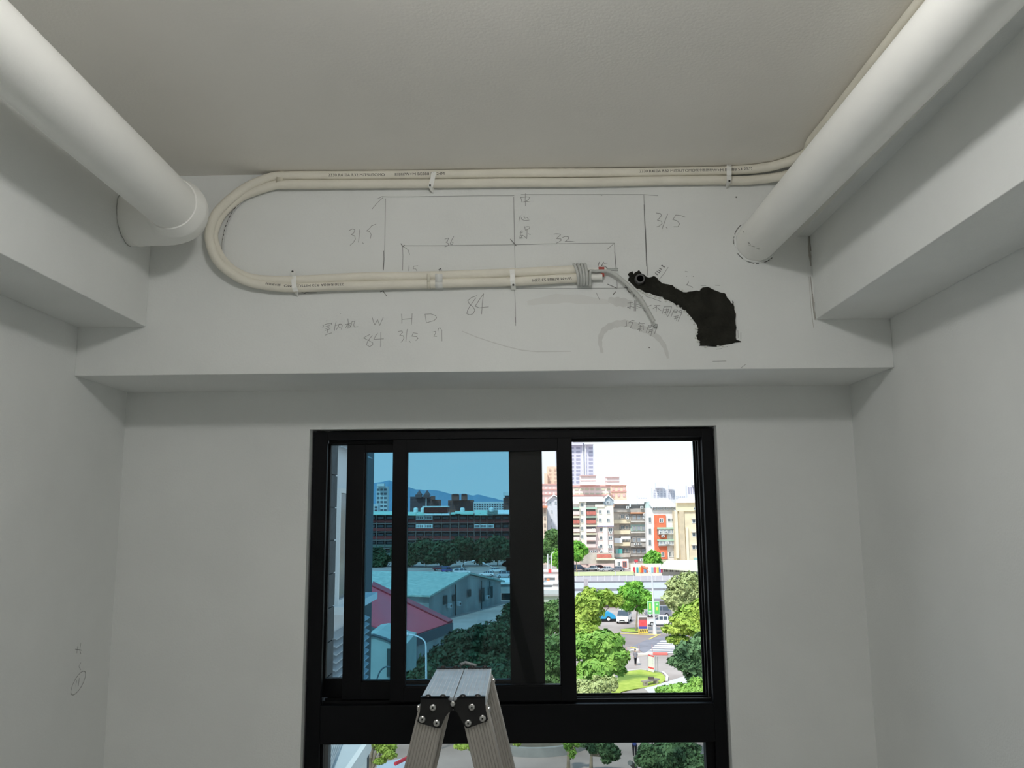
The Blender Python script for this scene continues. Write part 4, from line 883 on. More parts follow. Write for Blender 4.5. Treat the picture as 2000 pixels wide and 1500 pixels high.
t = far('pale grey tower block left of centre on the right skyline', 780, 1275, 953, 1302, gwh, 6, 4, gww, v1=975); piece(t, 'roof_box', gwh, 780, 1279, 944, 1294, 953, 6)
t = far('small pale grey block beside the pale grey tower', 760, 1304, 956, 1319, M_('hazed_grey_two', (214, 214, 220)), 5, 3, gww, v1=975); piece(t, 'roof_box', gwh, 760, 1305, 947, 1312, 956, 6)
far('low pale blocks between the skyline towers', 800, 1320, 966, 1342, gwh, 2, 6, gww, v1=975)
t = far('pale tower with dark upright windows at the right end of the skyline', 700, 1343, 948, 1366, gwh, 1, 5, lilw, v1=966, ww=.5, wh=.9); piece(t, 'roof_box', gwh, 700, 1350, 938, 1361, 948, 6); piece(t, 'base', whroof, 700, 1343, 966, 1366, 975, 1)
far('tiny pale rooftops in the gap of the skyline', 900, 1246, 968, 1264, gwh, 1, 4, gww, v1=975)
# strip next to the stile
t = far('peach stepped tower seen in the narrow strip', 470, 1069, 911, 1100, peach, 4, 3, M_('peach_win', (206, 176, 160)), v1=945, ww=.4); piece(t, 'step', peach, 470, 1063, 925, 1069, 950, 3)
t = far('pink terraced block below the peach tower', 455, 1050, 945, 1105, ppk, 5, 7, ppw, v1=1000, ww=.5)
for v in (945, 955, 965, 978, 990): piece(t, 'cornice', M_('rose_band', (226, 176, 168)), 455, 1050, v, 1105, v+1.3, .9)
t = thing('gabled_house', 'tall narrow grey house with a white gable in the narrow strip', 'building', tuple(at(1082, 1060, 300)*1.0)[:2]+(GZ,))
P = [at(u, v, 300) for u, v in ((1069,1010),(1069,985),(1070,978),(1082,969),(1096,978),(1096,1010))]
MB().slab([Vector((P[0].x, 300, GZ)), *P[1:5], Vector((P[-1].x, 300, GZ))], (0, 10, 0)).build('wall', M_('lilac_grey_wall', (214, 214, 222)), t)
for a, b in (((1066,981),(1082,967.5)), ((1082,967.5),(1099,979))):
    p, q = at(*a, 299), at(*b, 299); MB().slab([p, q, q+Vector((0, 0, .4)), p+Vector((0, 0, .4))], (0, 12, 0)).build('gable_roof', whroof, t)
for u, v in ((1073, 980), (1083, 979), (1077, 996), (1077, 1013), (1077, 1026)): window(t, 300, u, v, u+(4 if v < 990 else 2), v+6, pm=glzp)
t = far('beige house left of the tall narrow grey house', 296, 1052, 990, 1068, M_('beige_brown', (226, 208, 190)), 4, 2, M_('brown_win', (176, 156, 144)), v1=1045, ww=.4); piece(t, 'red_roof', M_('orange_tile', (226, 150, 120)), 296, 1050, 988, 1069, 992, 2)

# ---- market roofs in the right view
def roof_strip(label, Y0, Y1_, u0, u1, v0, v1, m, seams=0, name='market_roof'):
    a = at(u0, v1, Y0); b = at(u1, v1, Y0); c = at(u1, v0, Y1_); d = at(u0, v0, Y1_); z = a.z; z2 = at((u0+u1)/2, v0, Y1_).z
    t = thing(name, label, 'roof', ((a.x+b.x)/2, Y0, GZ))
    MB().hexa([(a.x, Y0, z), (b.x, Y0, z), (c.x, Y1_, z2), (d.x, Y1_, z2), (a.x, Y0, z+.15), (b.x, Y0, z+.15), (c.x, Y1_, z2+.15), (d.x, Y1_, z2+.15)]).build('roof_sheet', m, t)
    for k in range(seams):
        f = (k+.5)/seams; p = Vector((a.x+(b.x-a.x)*f, Y0, z+.15)); q = Vector((d.x+(c.x-d.x)*f, Y1_, z2+.15))
        MB().tube([p, q], .12, 4).build('seam', M_('seam_grey', (206, 198, 198)), t)
    n_ = 7
    for k in range(n_+1):
        x = a.x+(b.x-a.x)*k/n_; MB().box(x-.12, x+.12, Y0+.3, Y0+.54, GZ, z).build('post', con, t)
    MB().box(a.x, b.x, Y0-.1, Y0, z-.35, z+.1).build('fascia', M_('fascia_grey', (150, 150, 158)), t)
    return t
mroof = M_('plain_market_roof', (190, 190, 196), var=.03); cry = M_('cream_roof', (192, 192, 146), var=.03); wr = M_('white_ribbed_roof', (180, 170, 172), var=.03)
roof_strip('pale yellow market roof below the parked cars', 214, 236, 1095, 1238, 1118, 1126, cry, 2)
roof_strip('ribbed white market roof with slanted seams', 196, 212, 1090, 1400, 1126, 1137, wr, 22)
roof_strip('plain white market roof second from the street', 178, 194, 1090, 1400, 1139, 1151, mroof, 0)
roof_strip('plain white market roof nearest the street', 156, 174, 1090, 1400, 1155, 1172, mroof, 6)
t = thing('market_wall', 'pale beige market wall behind the parked vehicles', 'wall', (20, 160, GZ))
x0, x1, z0, z1 = R2(1090, 1173, 1400, 1210, 158); MB().box(x0, x1, 158.5, 159, GZ, z1).build('wall', M_('beige_green_wall', (232, 226, 204), var=.08, scale=.3), t)
t = thing('chimney_stack', 'grey twin vent standing on the white market roof', 'vent', tuple(at(1144, 1150, 178))[:2]+(GZ+3,))
for u in (1140.5, 1145): piece(t, 'duct', M_('duct_grey', (190, 180, 184)), 178, u, 1130, u+3.2, 1147, .6)
# strip: heaps, vans and a green awning below
t = thing('market_stalls', 'cluttered white stalls and sheds in the narrow strip', 'stall', tuple(at(1072, 1150, 170))[:2]+(GZ,))
for u0, v0, u1, v1, Y, m_ in ((1055, 1117, 1100, 1126, 215, ppk), (1064, 1128, 1084, 1140, 200, M_('grey_shed', (176, 172, 172))), (1070, 1140, 1104, 1150, 190, whw), (1052, 1128, 1062, 1162, 175, M_('brown_grey', (172, 158, 158))), (1064, 1142, 1078, 1156, 172, M_('grey_shed', (176, 172, 172))), (1060, 1155, 1104, 1162, 165, M_('sand', (226, 212, 202)))):
    x0, x1, z0, z1 = R2(u0, v0, u1, v1, Y); MB().box(x0, x1, Y, Y+6, GZ, z1).build('shed', m_, t); MB().box(x0-.2, x1+.2, Y-.4, Y+6.2, z1, z1+.25).build('shed_roof', whroof, t)
piece(t, 'red_sign', M_('red_sign', (226, 96, 96)), 212, 1071, 1111, 1077, 1119, .2); piece(t, 'orange_box', M_('orange_box', (230, 150, 110)), 190, 1068, 1130, 1073, 1135, .8)
t = thing('green_hall', 'pale green walled hall below the stalls in the narrow strip', 'building', tuple(at(1075, 1180, 140))[:2]+(GZ,))
x0, x1, z0, z1 = R2(1045, 1164, 1112, 1200, 140); MB().box(x0, x1, 140, 148, GZ, z1).build('wall', M_('pale_green_wall', (176, 190, 170)), t); MB().box(x0-.3, x1+.3, 139.6, 148, z1, z1+.3).build('roof', M_('grey_edge', (170, 170, 166)), t)
# ---- lamp posts, banners, signs
steel = M_('pale_steel', (222, 222, 224), rough=.5)
def post(label, base, top, arm, Y, r=.11, head=True, m=steel, cat='street lamp', name='street_lamp'):
    b = at(*base, Y); tp = at(*top, Y); t = thing(name, label, cat, (b.x, Y, GZ)); b.z = GZ
    MB().tube([b, (b.x, Y, GZ+1.2), (b.x, Y, GZ+1.3), (b.x+(tp.x-b.x)*.5, Y, (b.z+tp.z)/2), tp], [r*1.7, r*1.6, r, r*.85, r*.7], 10).build('pole', m, t, smooth=True)
    if arm:
        A_ = catmull([tp]+[at(u, v, Y) for u, v in arm], 5); MB().tube(A_, r*.55, 8).build('arm', m, t, smooth=True)
        e = A_[-1]; d = (A_[-1]-A_[-3]).normalized()
        if head: MB().tube([e-d*.1, e+d*.35, e+d*.9], [.12, .22, .10], 8).build('lamp_head', M_('lamp_head', (214, 140, 110)) if 'banner' in label else m, t, smooth=True)
    return t
t = post('tall white street lamp carrying two green banners', (1279, 1236), (1273.5, 1130), [(1272, 1121), (1268, 1115), (1263, 1111.5)], 121, .16)
gb = M_('green_banner', (110, 196, 110)); gb2 = M_('banner_yellow', (214, 226, 96)); gb3 = M_('banner_pale', (206, 236, 206))
for u0, u1, marks in ((1265.2, 1274, ((1268, 1178, 1271, 1190, gb2), (1267, 1193, 1272, 1196, gb3))), (1278.5, 1287.5, ((1281, 1179, 1285, 1181, gb3), (1281, 1185, 1284.5, 1192, gb2)))):
    b_ = piece(t, 'banner', gb3, 121, u0-.4, 1174.6, u1+.4, 1199.6, .04); 
    x0, x1, z0, z1 = R2(u0, 1175.4, u1, 1198.6, 121); MB().box(x0, x1, 120.93, 120.955, z0, z1).build('banner_face', gb, b_)
    for a, b, c, d, m_ in marks:
        x0, x1, z0, z1 = R2(a, b, c, d, 121); MB().box(x0, x1, 120.90, 120.925, z0, z1).build('banner_print', m_, b_)
post('thin grey pole with a small box at the bottom left of the opening', (1191, 1366), (1191, 1308), None, 79, .07, m=M_('dark_pole', (120, 122, 120)), cat='pole', name='pole')
post('white street lamp arching left over the tinted pane bottom', (834, 1420), (832, 1262), [(829, 1252), (820, 1245), (806, 1240), (795, 1239)], 62, .09)
post('thin twin lamp post in the narrow strip', (1077, 1118), (1077, 1086), [(1078, 1081), (1083, 1077.5)], 238, .22, head=False)
post('plain white pole left of the twin lamp post', (1070, 1116), (1070, 1082), None, 238, .2, cat='pole', name='pole')
post('street lamp over the cars left of the jeep bonnet', (903, 1115), (901, 1104), [(908, 1099), (922, 1096)], 262, .14)
post('street lamp above the cars right of the jeep', (966, 1116), (965, 1110), [(958, 1106), (947, 1101)], 262, .14)
# red advertising board on striped feet
t = thing('advertising_board', 'square red advertising board on yellow and black striped base', 'sign', tuple(at(1256, 1234, 122))[:2]+(GZ,))
piece(t, 'frame', whw, 122, 1247, 1204.5, 1264, 1229, .15)
piece(t, 'picture', M_('dark_picture', (120, 104, 100)), 122, 1248.2, 1206, 1262.6, 1212, .03, .15); piece(t, 'picture', M_('red_picture', (232, 92, 98), var=.15, scale=2), 122, 1248.2, 1211, 1262.6, 1224, .03, .17); piece(t, 'picture', M_('blue_strip', (86, 92, 176)), 122, 1248.2, 1223.5, 1262.6, 1228, .03, .2)
b_ = piece(t, 'barrier_base', M_('barrier_yellow', (226, 196, 96)), 121.5, 1247, 1229, 1265, 1235.5, .3)
for k in range(5): 
    p = [at(1249+k*3.4+a, v, 121.17) for a, v in ((0, 1235), (1.3, 1235), (3.0, 1229.4), (1.7, 1229.4))]; MB().slab(p, (0, -.02, 0)).build('black_stripe', M_('barrier_black', (70, 66, 62)), b_)
# notice board with red bands
t = thing('notice_board', 'tall white notice board with red bands on the paving', 'sign', tuple(gp(1272, 1312)))
Yn = 92.5
for u0, u1, v1, dy in ((1265.6, 1266.4, 1311, 0), (1277.4, 1278.2, 1314, 1.0), (1280.4, 1281, 1315, 1.2)):
    x0, x1, z0, z1 = R2(u0, 1279, u1, v1, Yn); MB().box(x0, x0+.07, Yn-dy, Yn-dy+.07, GZ, z1).build('post', M_('post_grey', (150, 150, 150)), t)
def slant(nm, m_, va, vb, off=0):
    p = [at(1266.2, va, Yn), at(1277.4, va+3.2, Yn-1), at(1277.4, vb+3.2, Yn-1), at(1266.2, vb, Yn)]; MB().slab([q+Vector((0, -off, 0)) for q in p], (0, .05, 0)).build(nm, m_, t)
slant('board', M_('board_white', (232, 228, 222)), 1278, 1310, 0); slant('red_band', M_('board_red', (226, 92, 96)), 1278, 1280.5, .04); slant('red_band', M_('board_red', (226, 92, 96)), 1301.5, 1304.5, .04)
for v in (1284, 1288, 1292, 1296):
    p = [at(1268, v, Yn), at(1275.5, v+2.6, Yn-.8), at(1275.5, v+3.3, Yn-.8), at(1268, v+.7, Yn)]; MB().slab([q+Vector((0, -.08, 0)) for q in p], (0, .02, 0)).build('text_line', M_('text_grey', (176, 172, 170)), t)
MB().box(at(1262, 1311, Z=GZ).x, at(1275, 1311, Z=GZ).x, 92.4, 93.2, GZ, GZ+.15).build('plinth', M_('plinth_grey', (150, 146, 140)), t)
# bench
t = thing('bench', 'stone bench with two block feet on the small lawn', 'bench', tuple(gp(1270, 1338)))
stn = M_('bench_stone', (150, 142, 130), var=.1, scale=3)
pA, pB = gp(1260.5, 1341), gp(1281, 1336.5)
for p in (pA, pB): MB().box(p.x-.22, p.x+.22, p.y-.3, p.y+.3, GZ, GZ+.42).build('block', stn, t, bevel=.02)
d = (pB-pA).normalized(); n_ = Vector((-d.y, d.x, 0))*.28; a_ = pA-d*.3; b2 = pB+d*.3
MB().hexa([a_-n_+Vector((0,0,.42)), b2-n_+Vector((0,0,.42)), b2+n_+Vector((0,0,.42)), a_+n_+Vector((0,0,.42)), a_-n_+Vector((0,0,.54)), b2-n_+Vector((0,0,.54)), b2+n_+Vector((0,0,.54)), a_+n_+Vector((0,0,.54))]).build('seat', stn, t)
m0 = pA.lerp(pB, .55); tag(MB().box(m0.x-.25, m0.x+.3, m0.y-.05, m0.y+.25, GZ+.55, GZ+.78).build('bag', M_('dark_brown', (96, 86, 80)), bevel=.03), 'dark bag lying on the stone bench', 'bag')
# short red-and-white posts by the kerb
for u, v, lb in ((1224, 1281, 'slim white bollard at the left end of the kerb'), (1248.5, 1277, 'slim grey bollard right of the walking person'), (1274, 1276, 'slim red bollard by the red kerb')):
    p = gp(u, v); tag(MB().lathe([(.05, 0), (.05, 1.0), (.03, 1.06)], p, 'z', 10).build('bollard', M_('bollard', (190, 150, 150)), smooth=True), lb, 'bollard', 'slim bollards along the kerb')

# ---- vehicles: long axis x, front at +x
tyre = M_('tyre', (44, 44, 46)); hub = M_('hub', (190, 190, 192), rough=.4); cglass = mat('car_glass', (70, 80, 92), .12, spec=.7); lampm = M_('head_lamp', (232, 232, 226), rough=.2); lampr = M_('tail_lamp', (190, 50, 50), rough=.3)
def car(label, p, ang, paint, kind='saloon', group=None, L_=4.3, cat='car', name='car'):
    t = thing(name, label, cat, (p[0], p[1], GZ), group); t.rotation_euler.z = math.radians(ang)
    OFF[t] = Vector((0, 0, 0)); h = L_/2
    prof = {'saloon': ([(-h,.35),(-h,.80),(-h+.25,.95),(h-1.2,.95),(h-.1,.72),(h,.35)], [(-h+.35,.95),(-h+1.1,1.42),(.35,1.42),(h-1.15,.95)]),
            'suv': ([(-h,.40),(-h,1.05),(h-1.2,1.08),(h-.08,.88),(h,.40)], [(-h+.08,1.05),(-h+.25,1.72),(.55,1.72),(h-1.15,1.08)]),
            'van': ([(-h,.35),(-h,1.1),(h-.75,1.12),(h-.05,.85),(h,.35)], [(-h+.05,1.1),(-h+.15,1.90),(.9,1.90),(h-.7,1.12)])}[kind]
    wd = .88
    lo, up = prof
    n = len(lo); mb = MB(); mb.slab([(x, -wd, z) for x, z in lo], (0, 2*wd, 0)); b_ = mb.build('body', paint, t, bevel=.05)
    rz = up[1][1]
    mb = MB(); q = [(x, (-wd+.03 if z < rz else -wd+.16), z) for x, z in up]; q2 = [(x, -y, z) for x, y, z in q]
    mb.add(q+q2, [(0,1,2,3), (7,6,5,4), (0,4,5,1), (1,5,6,2), (2,6,7,3), (3,7,4,0)]); mb.build('cabin', cglass, t, bevel=.03)
    MB().box(up[1][0]+.02, up[2][0]-.02, -wd+.15, wd-.15, rz-.02, rz+.05).build('roof', paint, t, bevel=.03)
    for x, z in ((up[1][0]+.05, rz), ((up[1][0]+up[2][0])/2, rz), (up[2][0]-.05, rz)):
        for s_ in (-1, 1): MB().hexa([(x-.05, s_*(wd-.03)-.02, up[0][1]), (x+.05, s_*(wd-.03)-.02, up[0][1]), (x+.05, s_*(wd-.03)+.02, up[0][1]), (x-.05, s_*(wd-.03)+.02, up[0][1]), (x-.05, s_*(wd-.15)-.02, z), (x+.05, s_*(wd-.15)-.02, z), (x+.05, s_*(wd-.15)+.02, z), (x-.05, s_*(wd-.15)+.02, z)]).build('pillar', paint, t)
    for x in (-h+.8, h-.8):
        for s_ in (-1, 1):
            wl_ = MB().lathe([(.33, -.11), (.33, .11)], (x, s_*(wd-.08), .33), 'y', 18).build('wheel', tyre, t, smooth=True); MB().lathe([(.19, -.12), (.19, .12)], (x, s_*(wd-.08), .33), 'y', 12).build('hubcap', hub, wl_)
    for s_ in (-1, 1):
        MB().box(h-.08, h+.02, s_*.62-.18, s_*.62+.18, .58, .74).build('head_lamp', lampm, t); MB().box(-h-.02, -h+.06, s_*.66-.14, s_*.66+.14, .62, .82).build('tail_lamp', lampr, t)
    MB().box(h-.03, h+.03, -.4, .4, .42, .56).build('grille', tyre, t); MB().box(h, h+.04, -.24, .24, .34, .42).build('number_plate', lampm, t)
    return t
white = mat('white_paint', (236, 236, 236), .25, coat=.5); navy = mat('navy_paint', (62, 72, 96), .25, coat=.5); silver = mat('silver_paint', (196, 200, 206), .25, coat=.5); redp = mat('maroon_paint', (120, 50, 60), .3); bluep = mat('blue_paint', (66, 84, 150), .3)
def cp_(u, v): p = gp(u, v); return (p.x, p.y)
car('white van parked facing the street left of the tree trunk', (16.0, 135.0), -105, white, 'van', L_=4.6)
car('white hatchback half hidden by the yellow-green tree', (21.0, 130.5), 172, white, 'saloon')
car('dark grey car behind the white hatchback', (22.4, 142), 175, M_('grey_paint', (128, 130, 140), rough=.3), 'suv')
car('dark blue car in the upper lot beside the apartment row', cp_(1131, 1114), 5, navy, 'suv')
car('white saloon right of the dark blue car', cp_(1157, 1114.5), 190, white)
car('dark red car behind the white saloon', cp_(1171, 1113), 30, redp)
car('silver saloon in the upper lot above the yellow roof', cp_(1184, 1116), 200, silver)
car('grey saloon at the right end of the upper lot', cp_(1206, 1116), 190, M_('grey_paint', (128, 130, 140), rough=.3))
# tinted view cars
t = car('white jeep seen through the tinted pane', (-17.2, 250), 0, white, 'suv', L_=4.9)
MB().lathe([(.36, -.12), (.36, .12)], (-2.57, 0, 1.0), 'x', 16).build('spare_wheel', whw, t, smooth=True)
car('white hatchback below the far saloon in the lot', (-9.6, 240), 170, white)
car('white saloon behind the white hatchback', (-7.4, 256), 15, white)
car('white van right of the white hatchback', (-4.6, 234), 185, silver, 'van')
car('dark blue car at the left of the parking lot', (-22.4, 258), 70, bluep, 'suv')
car('dark red car behind the dark blue car', (-25.5, 268), 20, redp)
# truck with blue tarpaulin
t = thing('truck', 'small truck with its load under a bright blue tarpaulin', 'truck', cp_(1185, 1213)+(GZ,)); tx, ty = cp_(1185, 1213)
tarp = M_('blue_tarpaulin', (62, 160, 206), rough=.5, bump=.6, bscale=1.5)
x0, x1, z0, z1 = R2(1169, 1195, 1202, 1208, ty)
pr = [(x0, z0), (x0+.15, z0+.9), (x0+.9, z1), ((x0+x1)/2, z1+.15), (x1-.7, z1-.15), (x1-.1, z0+.5), (x1, z0)]
MB().slab([(x, ty-.9, z) for x, z in pr], (0, 1.9, 0)).build('tarpaulin', tarp, t, bevel=.08)
MB().box(x0-.1, x1+.1, ty-.9, ty+1, z0-.3, z0).build('bed', tyre, t)
MB().box(x0-1.7, x0-.15, ty-.85, ty+.95, GZ+.5, GZ+2.0).build('cab', bluep, t, bevel=.1)
for x in (x0-1.0, x1-1.2):
    for y in (ty-.85, ty+.85): wl_ = MB().lathe([(.4, -.13), (.4, .13)], (x, y, GZ+.4), 'y', 16).build('wheel', tyre, t, smooth=True); MB().lathe([(.24, -.15), (.24, .15)], (x, y, GZ+.4), 'y', 12).build('hubcap', lampm, wl_)

# ---- walking person
pp_ = gp(1241.5, 1299.2); per = thing('person', 'person in a grey jacket and black trousers walking with a white bag', 'person', tuple(pp_))
def skin(name, joints, edges, m, parent, sub=2):
    me = bpy.data.meshes.new(name); me.from_pydata([j[0] for j in joints], edges, []); o = bpy.data.objects.new(name, me); COL.objects.link(o); o.parent = parent; OFF[o] = OFF[parent]
    md = o.modifiers.new('skin', 'SKIN'); md.use_smooth_shade = True
    for i, j in enumerate(joints):
        sv = me.skin_vertices[0].data[i]; sv.radius = (j[1], j[1]) if not isinstance(j[1], tuple) else j[1]; sv.use_root = (i == 0)
    o.modifiers.new('sub', 'SUBSURF').levels = 1; me.materials.append(m); return o
skn = M_('skin', (206, 166, 144)); jk = M_('grey_jacket', (138, 134, 140), var=.12, scale=6); trs = M_('black_trousers', (38, 38, 44)); hair = M_('black_hair', (40, 36, 36))
skin('body', [((0,0,.88), .13), ((0,0,1.12), (.12,.10)), ((0,0,1.34), (.15,.09)), ((0,-.01,1.45), .05), ((0,-.02,1.53), .055), ((0,-.02,1.63), .082),
    ((-.17,0,1.36), .055), ((-.22,.02,1.12), .042), ((-.20,-.10,.92), .032), ((-.20,-.14,.85), .03),
    ((.17,0,1.36), .055), ((.21,.03,1.12), .042), ((.22,-.02,.90), .032), ((.22,-.04,.83), .03),
    ((-.08,0,.82), .085), ((-.07,-.06,.46), .058), ((-.06,.06,.08), .038), ((-.06,-.06,.035), .03),
    ((.08,0,.82), .085), ((.06,.10,.47), .058), ((.05,.02,.10), .038), ((.05,-.10,.035), .03)],
    [(0,1),(1,2),(2,3),(3,4),(4,5),(2,6),(6,7),(7,8),(8,9),(2,10),(10,11),(11,12),(12,13),(0,14),(14,15),(15,16),(16,17),(0,18),(18,19),(19,20),(20,21)], skn, per)
skin('jacket', [((0,0,.72), (.19,.15)), ((0,0,1.10), (.17,.13)), ((0,0,1.34), (.17,.12)), ((0,0,1.46), .07), ((-.18,0,1.37), .075), ((-.235,.02,1.12), .062), ((-.21,-.10,.94), .05), ((.18,0,1.37), .075), ((.225,.03,1.12), .062), ((.225,-.02,.92), .05)],
    [(0,1),(1,2),(2,3),(2,4),(4,5),(5,6),(2,7),(7,8),(8,9)], jk, per)
skin('trousers', [((0,0,.90), .14), ((-.08,0,.80), .10), ((-.07,-.06,.46), .072), ((-.06,.06,.10), .055), ((.08,0,.80), .10), ((.06,.10,.47), .072), ((.05,.02,.12), .055)], [(0,1),(1,2),(2,3),(0,4),(4,5),(5,6)], trs, per)
HB = MB(); o_ = OFF[per]; HB.ball(o_+Vector((0, .015, 1.655)), (.098, .108, .10), 12, 8); HB.tube([o_+Vector((0, .08, 1.60)), o_+Vector((-.03, .12, 1.45)), o_+Vector((-.04, .12, 1.30))], [.06, .06, .03], 8); HB.build('hair', hair, per, smooth='all')
HB = MB()
for sx in (-.06, .05): HB.box(o_.x+sx-.05, o_.x+sx+.05, o_.y-.16, o_.y+.10, GZ, GZ+.08)
HB.build('shoes', trs, per, bevel=.02)
b0 = o_+Vector((.30, -.05, .30)); HB = MB().hexa([b0+Vector((-.14,-.07,0)), b0+Vector((.14,-.07,0)), b0+Vector((.14,.07,0)), b0+Vector((-.14,.07,0)), b0+Vector((-.10,-.03,.42)), b0+Vector((.08,-.03,.42)), b0+Vector((.08,.03,.42)), b0+Vector((-.10,.03,.42))]); HB.tube([b0+Vector((-.06, 0, .42)), b0+Vector((-.08, 0, .54)), b0+Vector((-.02, 0, .42))], .01, 6)
tag(HB.build('bag', M_('white_bag', (240, 240, 240)), bevel=.02), 'white carrier bag in the hand of the walking person', 'bag')

# ---- mountains and the tinted view
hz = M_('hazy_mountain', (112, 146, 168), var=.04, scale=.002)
def ridge(label, Y, pts_, m):
    P = [at(u, v, Y) for u, v in pts_]; mb = MB(); n = len(P)
    for i, p in enumerate(P): mb.v += [Vector((p.x, Y-400, GZ)), Vector((p.x, Y-100, GZ+(p.z-GZ)*.6)), p, Vector((p.x, Y+500, GZ))]
    for i in range(n-1):
        for k in range(3): mb.f.append([4*i+k, 4*i+4+k, 4*i+5+k, 4*i+1+k])
    return struct('mountain', mb, m, label)
rp = [(560,975),(640,962),(700,950),(735,943),(760,938),(790,950),(812,956),(830,958),(845,957),(870,962),(890,967),(905,964),(915,966),(925,968),(935,966),(955,971),(975,976),(1000,980),(1040,984),(1100,990)]
rp2 = []
for (a, b), (c, d) in zip(rp, rp[1:]): rp2 += [(a, b), ((a+c)/2, (b+d)/2+random.uniform(-1, 1))]
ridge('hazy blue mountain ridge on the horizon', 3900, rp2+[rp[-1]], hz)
brn = M_('dark_brown_block', (100, 86, 88), var=.06); brw = M_('brown_block_win', (92, 84, 92)); rbr = M_('red_brown_block', (128, 92, 82), var=.06)
t = far('dark brown block with two pointed roofs through the tinted pane', 700, 801, 970, 841, brn, 4, 6, brw, v1=990)
for u in (818, 833.5):
    a, b, c = at(u-6, 967, 700), at(u+6, 967, 700), at(u, 956.5, 700); MB().add([a, b, b+Vector((0, 8, 0)), a+Vector((0, 8, 0)), c+Vector((0, 4, 0))], [(0,1,4), (1,2,4), (2,3,4), (3,0,4), (3,2,1,0)]).build('pointed_roof', brn, t)
    piece(t, 'turret', brn, 700, u-6, 966, u+6, 972, 3)
piece(t, 'pale_strip', M_('pale_strip', (206, 206, 206)), 700, 831.5, 973, 833.5, 990, 1)
t = far('red-brown stepped block right of the pointed roofs', 690, 841, 976, 860, rbr, 3, 3, brw, v1=990); piece(t, 'roof_box', rbr, 690, 843, 969, 850, 976, 5)
t = far('wide red-brown block with two square towers', 650, 875, 977, 925, rbr, 4, 8, brw, v1=995)
for a, b in ((883, 897), (902, 913)): piece(t, 'square_tower', rbr, 650, a, 966, b, 977, 6); piece(t, 'tower_cap', brw, 650, a+2, 965, b-2, 966.4, 7)
far('low white block in the distance right of the red-brown towers', 620, 925, 980, 984, M_('far_white', (206, 216, 216)), 3, 12, brw, v1=996)
t = far('brown block with a white cap beside the middle stile', 480, 983, 972, 1010, rbr, 4, 4, brw, v1=1000); piece(t, 'roof_box', M_('far_white', (206, 216, 216)), 480, 983, 962, 1006, 968, 4); piece(t, 'roof_box', brw, 480, 986, 968, 1006, 973, 3)
for u in (945, 968): pass
t = far('white office tower seen in the second glass strip', 520, 735, 950, 756, M_('far_white', (206, 216, 216)), 6, 3, glz, v1=1000, ww=.7); piece(t, 'roof_box', M_('far_white', (206, 216, 216)), 520, 738, 945, 752, 950, 4)
far('low white houses below the office tower', 420, 700, 985, 738, M_('far_white', (206, 216, 216)), 2, 5, brw, v1=1000)
# brick row
YR_ = 327
t = thing('brick_row', 'long red-brown apartment row with green metal roofs through the tinted pane', 'building', tuple(at(880, 1050, YR_))[:2]+(GZ,))
brd = M_('row_brick', (122, 62, 60), var=.12, scale=1.5); brk2 = M_('row_back', (66, 60, 62)); slab_ = M_('row_slab', (122, 116, 112)); grn = M_('green_metal_roof', (168, 214, 196), rough=.5); grd = M_('dark_green_roof', (98, 112, 104)); wroof = M_('whitish_roof', (220, 232, 230))
x0, x1, z0, z1 = R2(700, 1003, 1060, 1050, YR_); MB().box(x0, x1, YR_+1.5, YR_+12, GZ, z1).build('back_wall', brk2, t)
bays = [700, 718, 735, 752, 770, 794, 812, 829, 845.5, 862, 879, 896, 913, 926, 938, 951, 965, 980, 995, 1012, 1030, 1060]
floors = [1005, 1021.5, 1038, 1054, 1070, 1086]
for v in floors[1:]: 
    x0_, x1_, za, zb = R2(700, v-1.0, 1060, v+.6, YR_); MB().box(x0_, x1_, YR_-.2, YR_+1.5, za, zb).build('floor_slab', slab_, t)
for u in bays:
    x = at(u, 1040, YR_).x; MB().box(x-.12, x+.12, YR_-.1, YR_+1.5, GZ, z1).build('pillar', slab_, t)
for i, v in enumerate(floors[:-1]):
    for k in range(len(bays)-1):
        u0, u1 = bays[k]+.8, bays[k+1]-.8; nv = floors[i+1]
        if (i, k) in ((0, 6), (0, 7), (1, 6), (1, 7), (1, 14), (1, 15), (1, 13)):
            piece(t, 'white_enclosure', wroof, YR_, u0, v+2.5, u1, nv-6.5, .3)
            for q in range(4): piece(t, 'enclosure_pane', glz, YR_, u0+1+q*(u1-u0-2)/4, v+4, u0+q*(u1-u0-2)/4+2.8, nv-8, .05, .3)
        else: piece(t, 'row_window', glz, YR_+1.4, u0+2, v+4, u1-2, nv-8, .1)
        piece(t, 'balcony', brd if i < 3 else grd, YR_, u0, nv-6.5, u1, nv-1, .25)
def rslab(u0, u1, vlo, vhi, m_, dep=9):
    a = at(u0, vlo, YR_-2); b = at(u1, vlo, YR_-2); c = at(u1, vhi, YR_+dep); d = at(u0, vhi, YR_+dep)
    MB().hexa([a, b, Vector((c.x, YR_+dep, c.z)), Vector((d.x, YR_+dep, d.z)), a+Vector((0,0,.3)), b+Vector((0,0,.3)), Vector((c.x, YR_+dep, c.z+.3)), Vector((d.x, YR_+dep, d.z+.3))]).build('roof_panel', m_, t)
for q in ((700, 770, 1006, 1000, grn), (770, 829, 1007, 1001, grn), (829, 878, 1006.5, 1001, wroof), (880, 900, 1005, 1002, grn), (889, 925, 1005, 999.5, grn), (927, 962, 1006.5, 998, grn), (952, 982, 1006, 998, grd), (972, 1010, 1004.5, 997.5, wroof), (1010, 1060, 1005, 999, grn)): rslab(*q)
piece(t, 'roof_house', brd, YR_+8, 831, 990, 876, 1001, 5); piece(t, 'roof_house', wroof, YR_+7, 829, 989, 878, 991, 7)
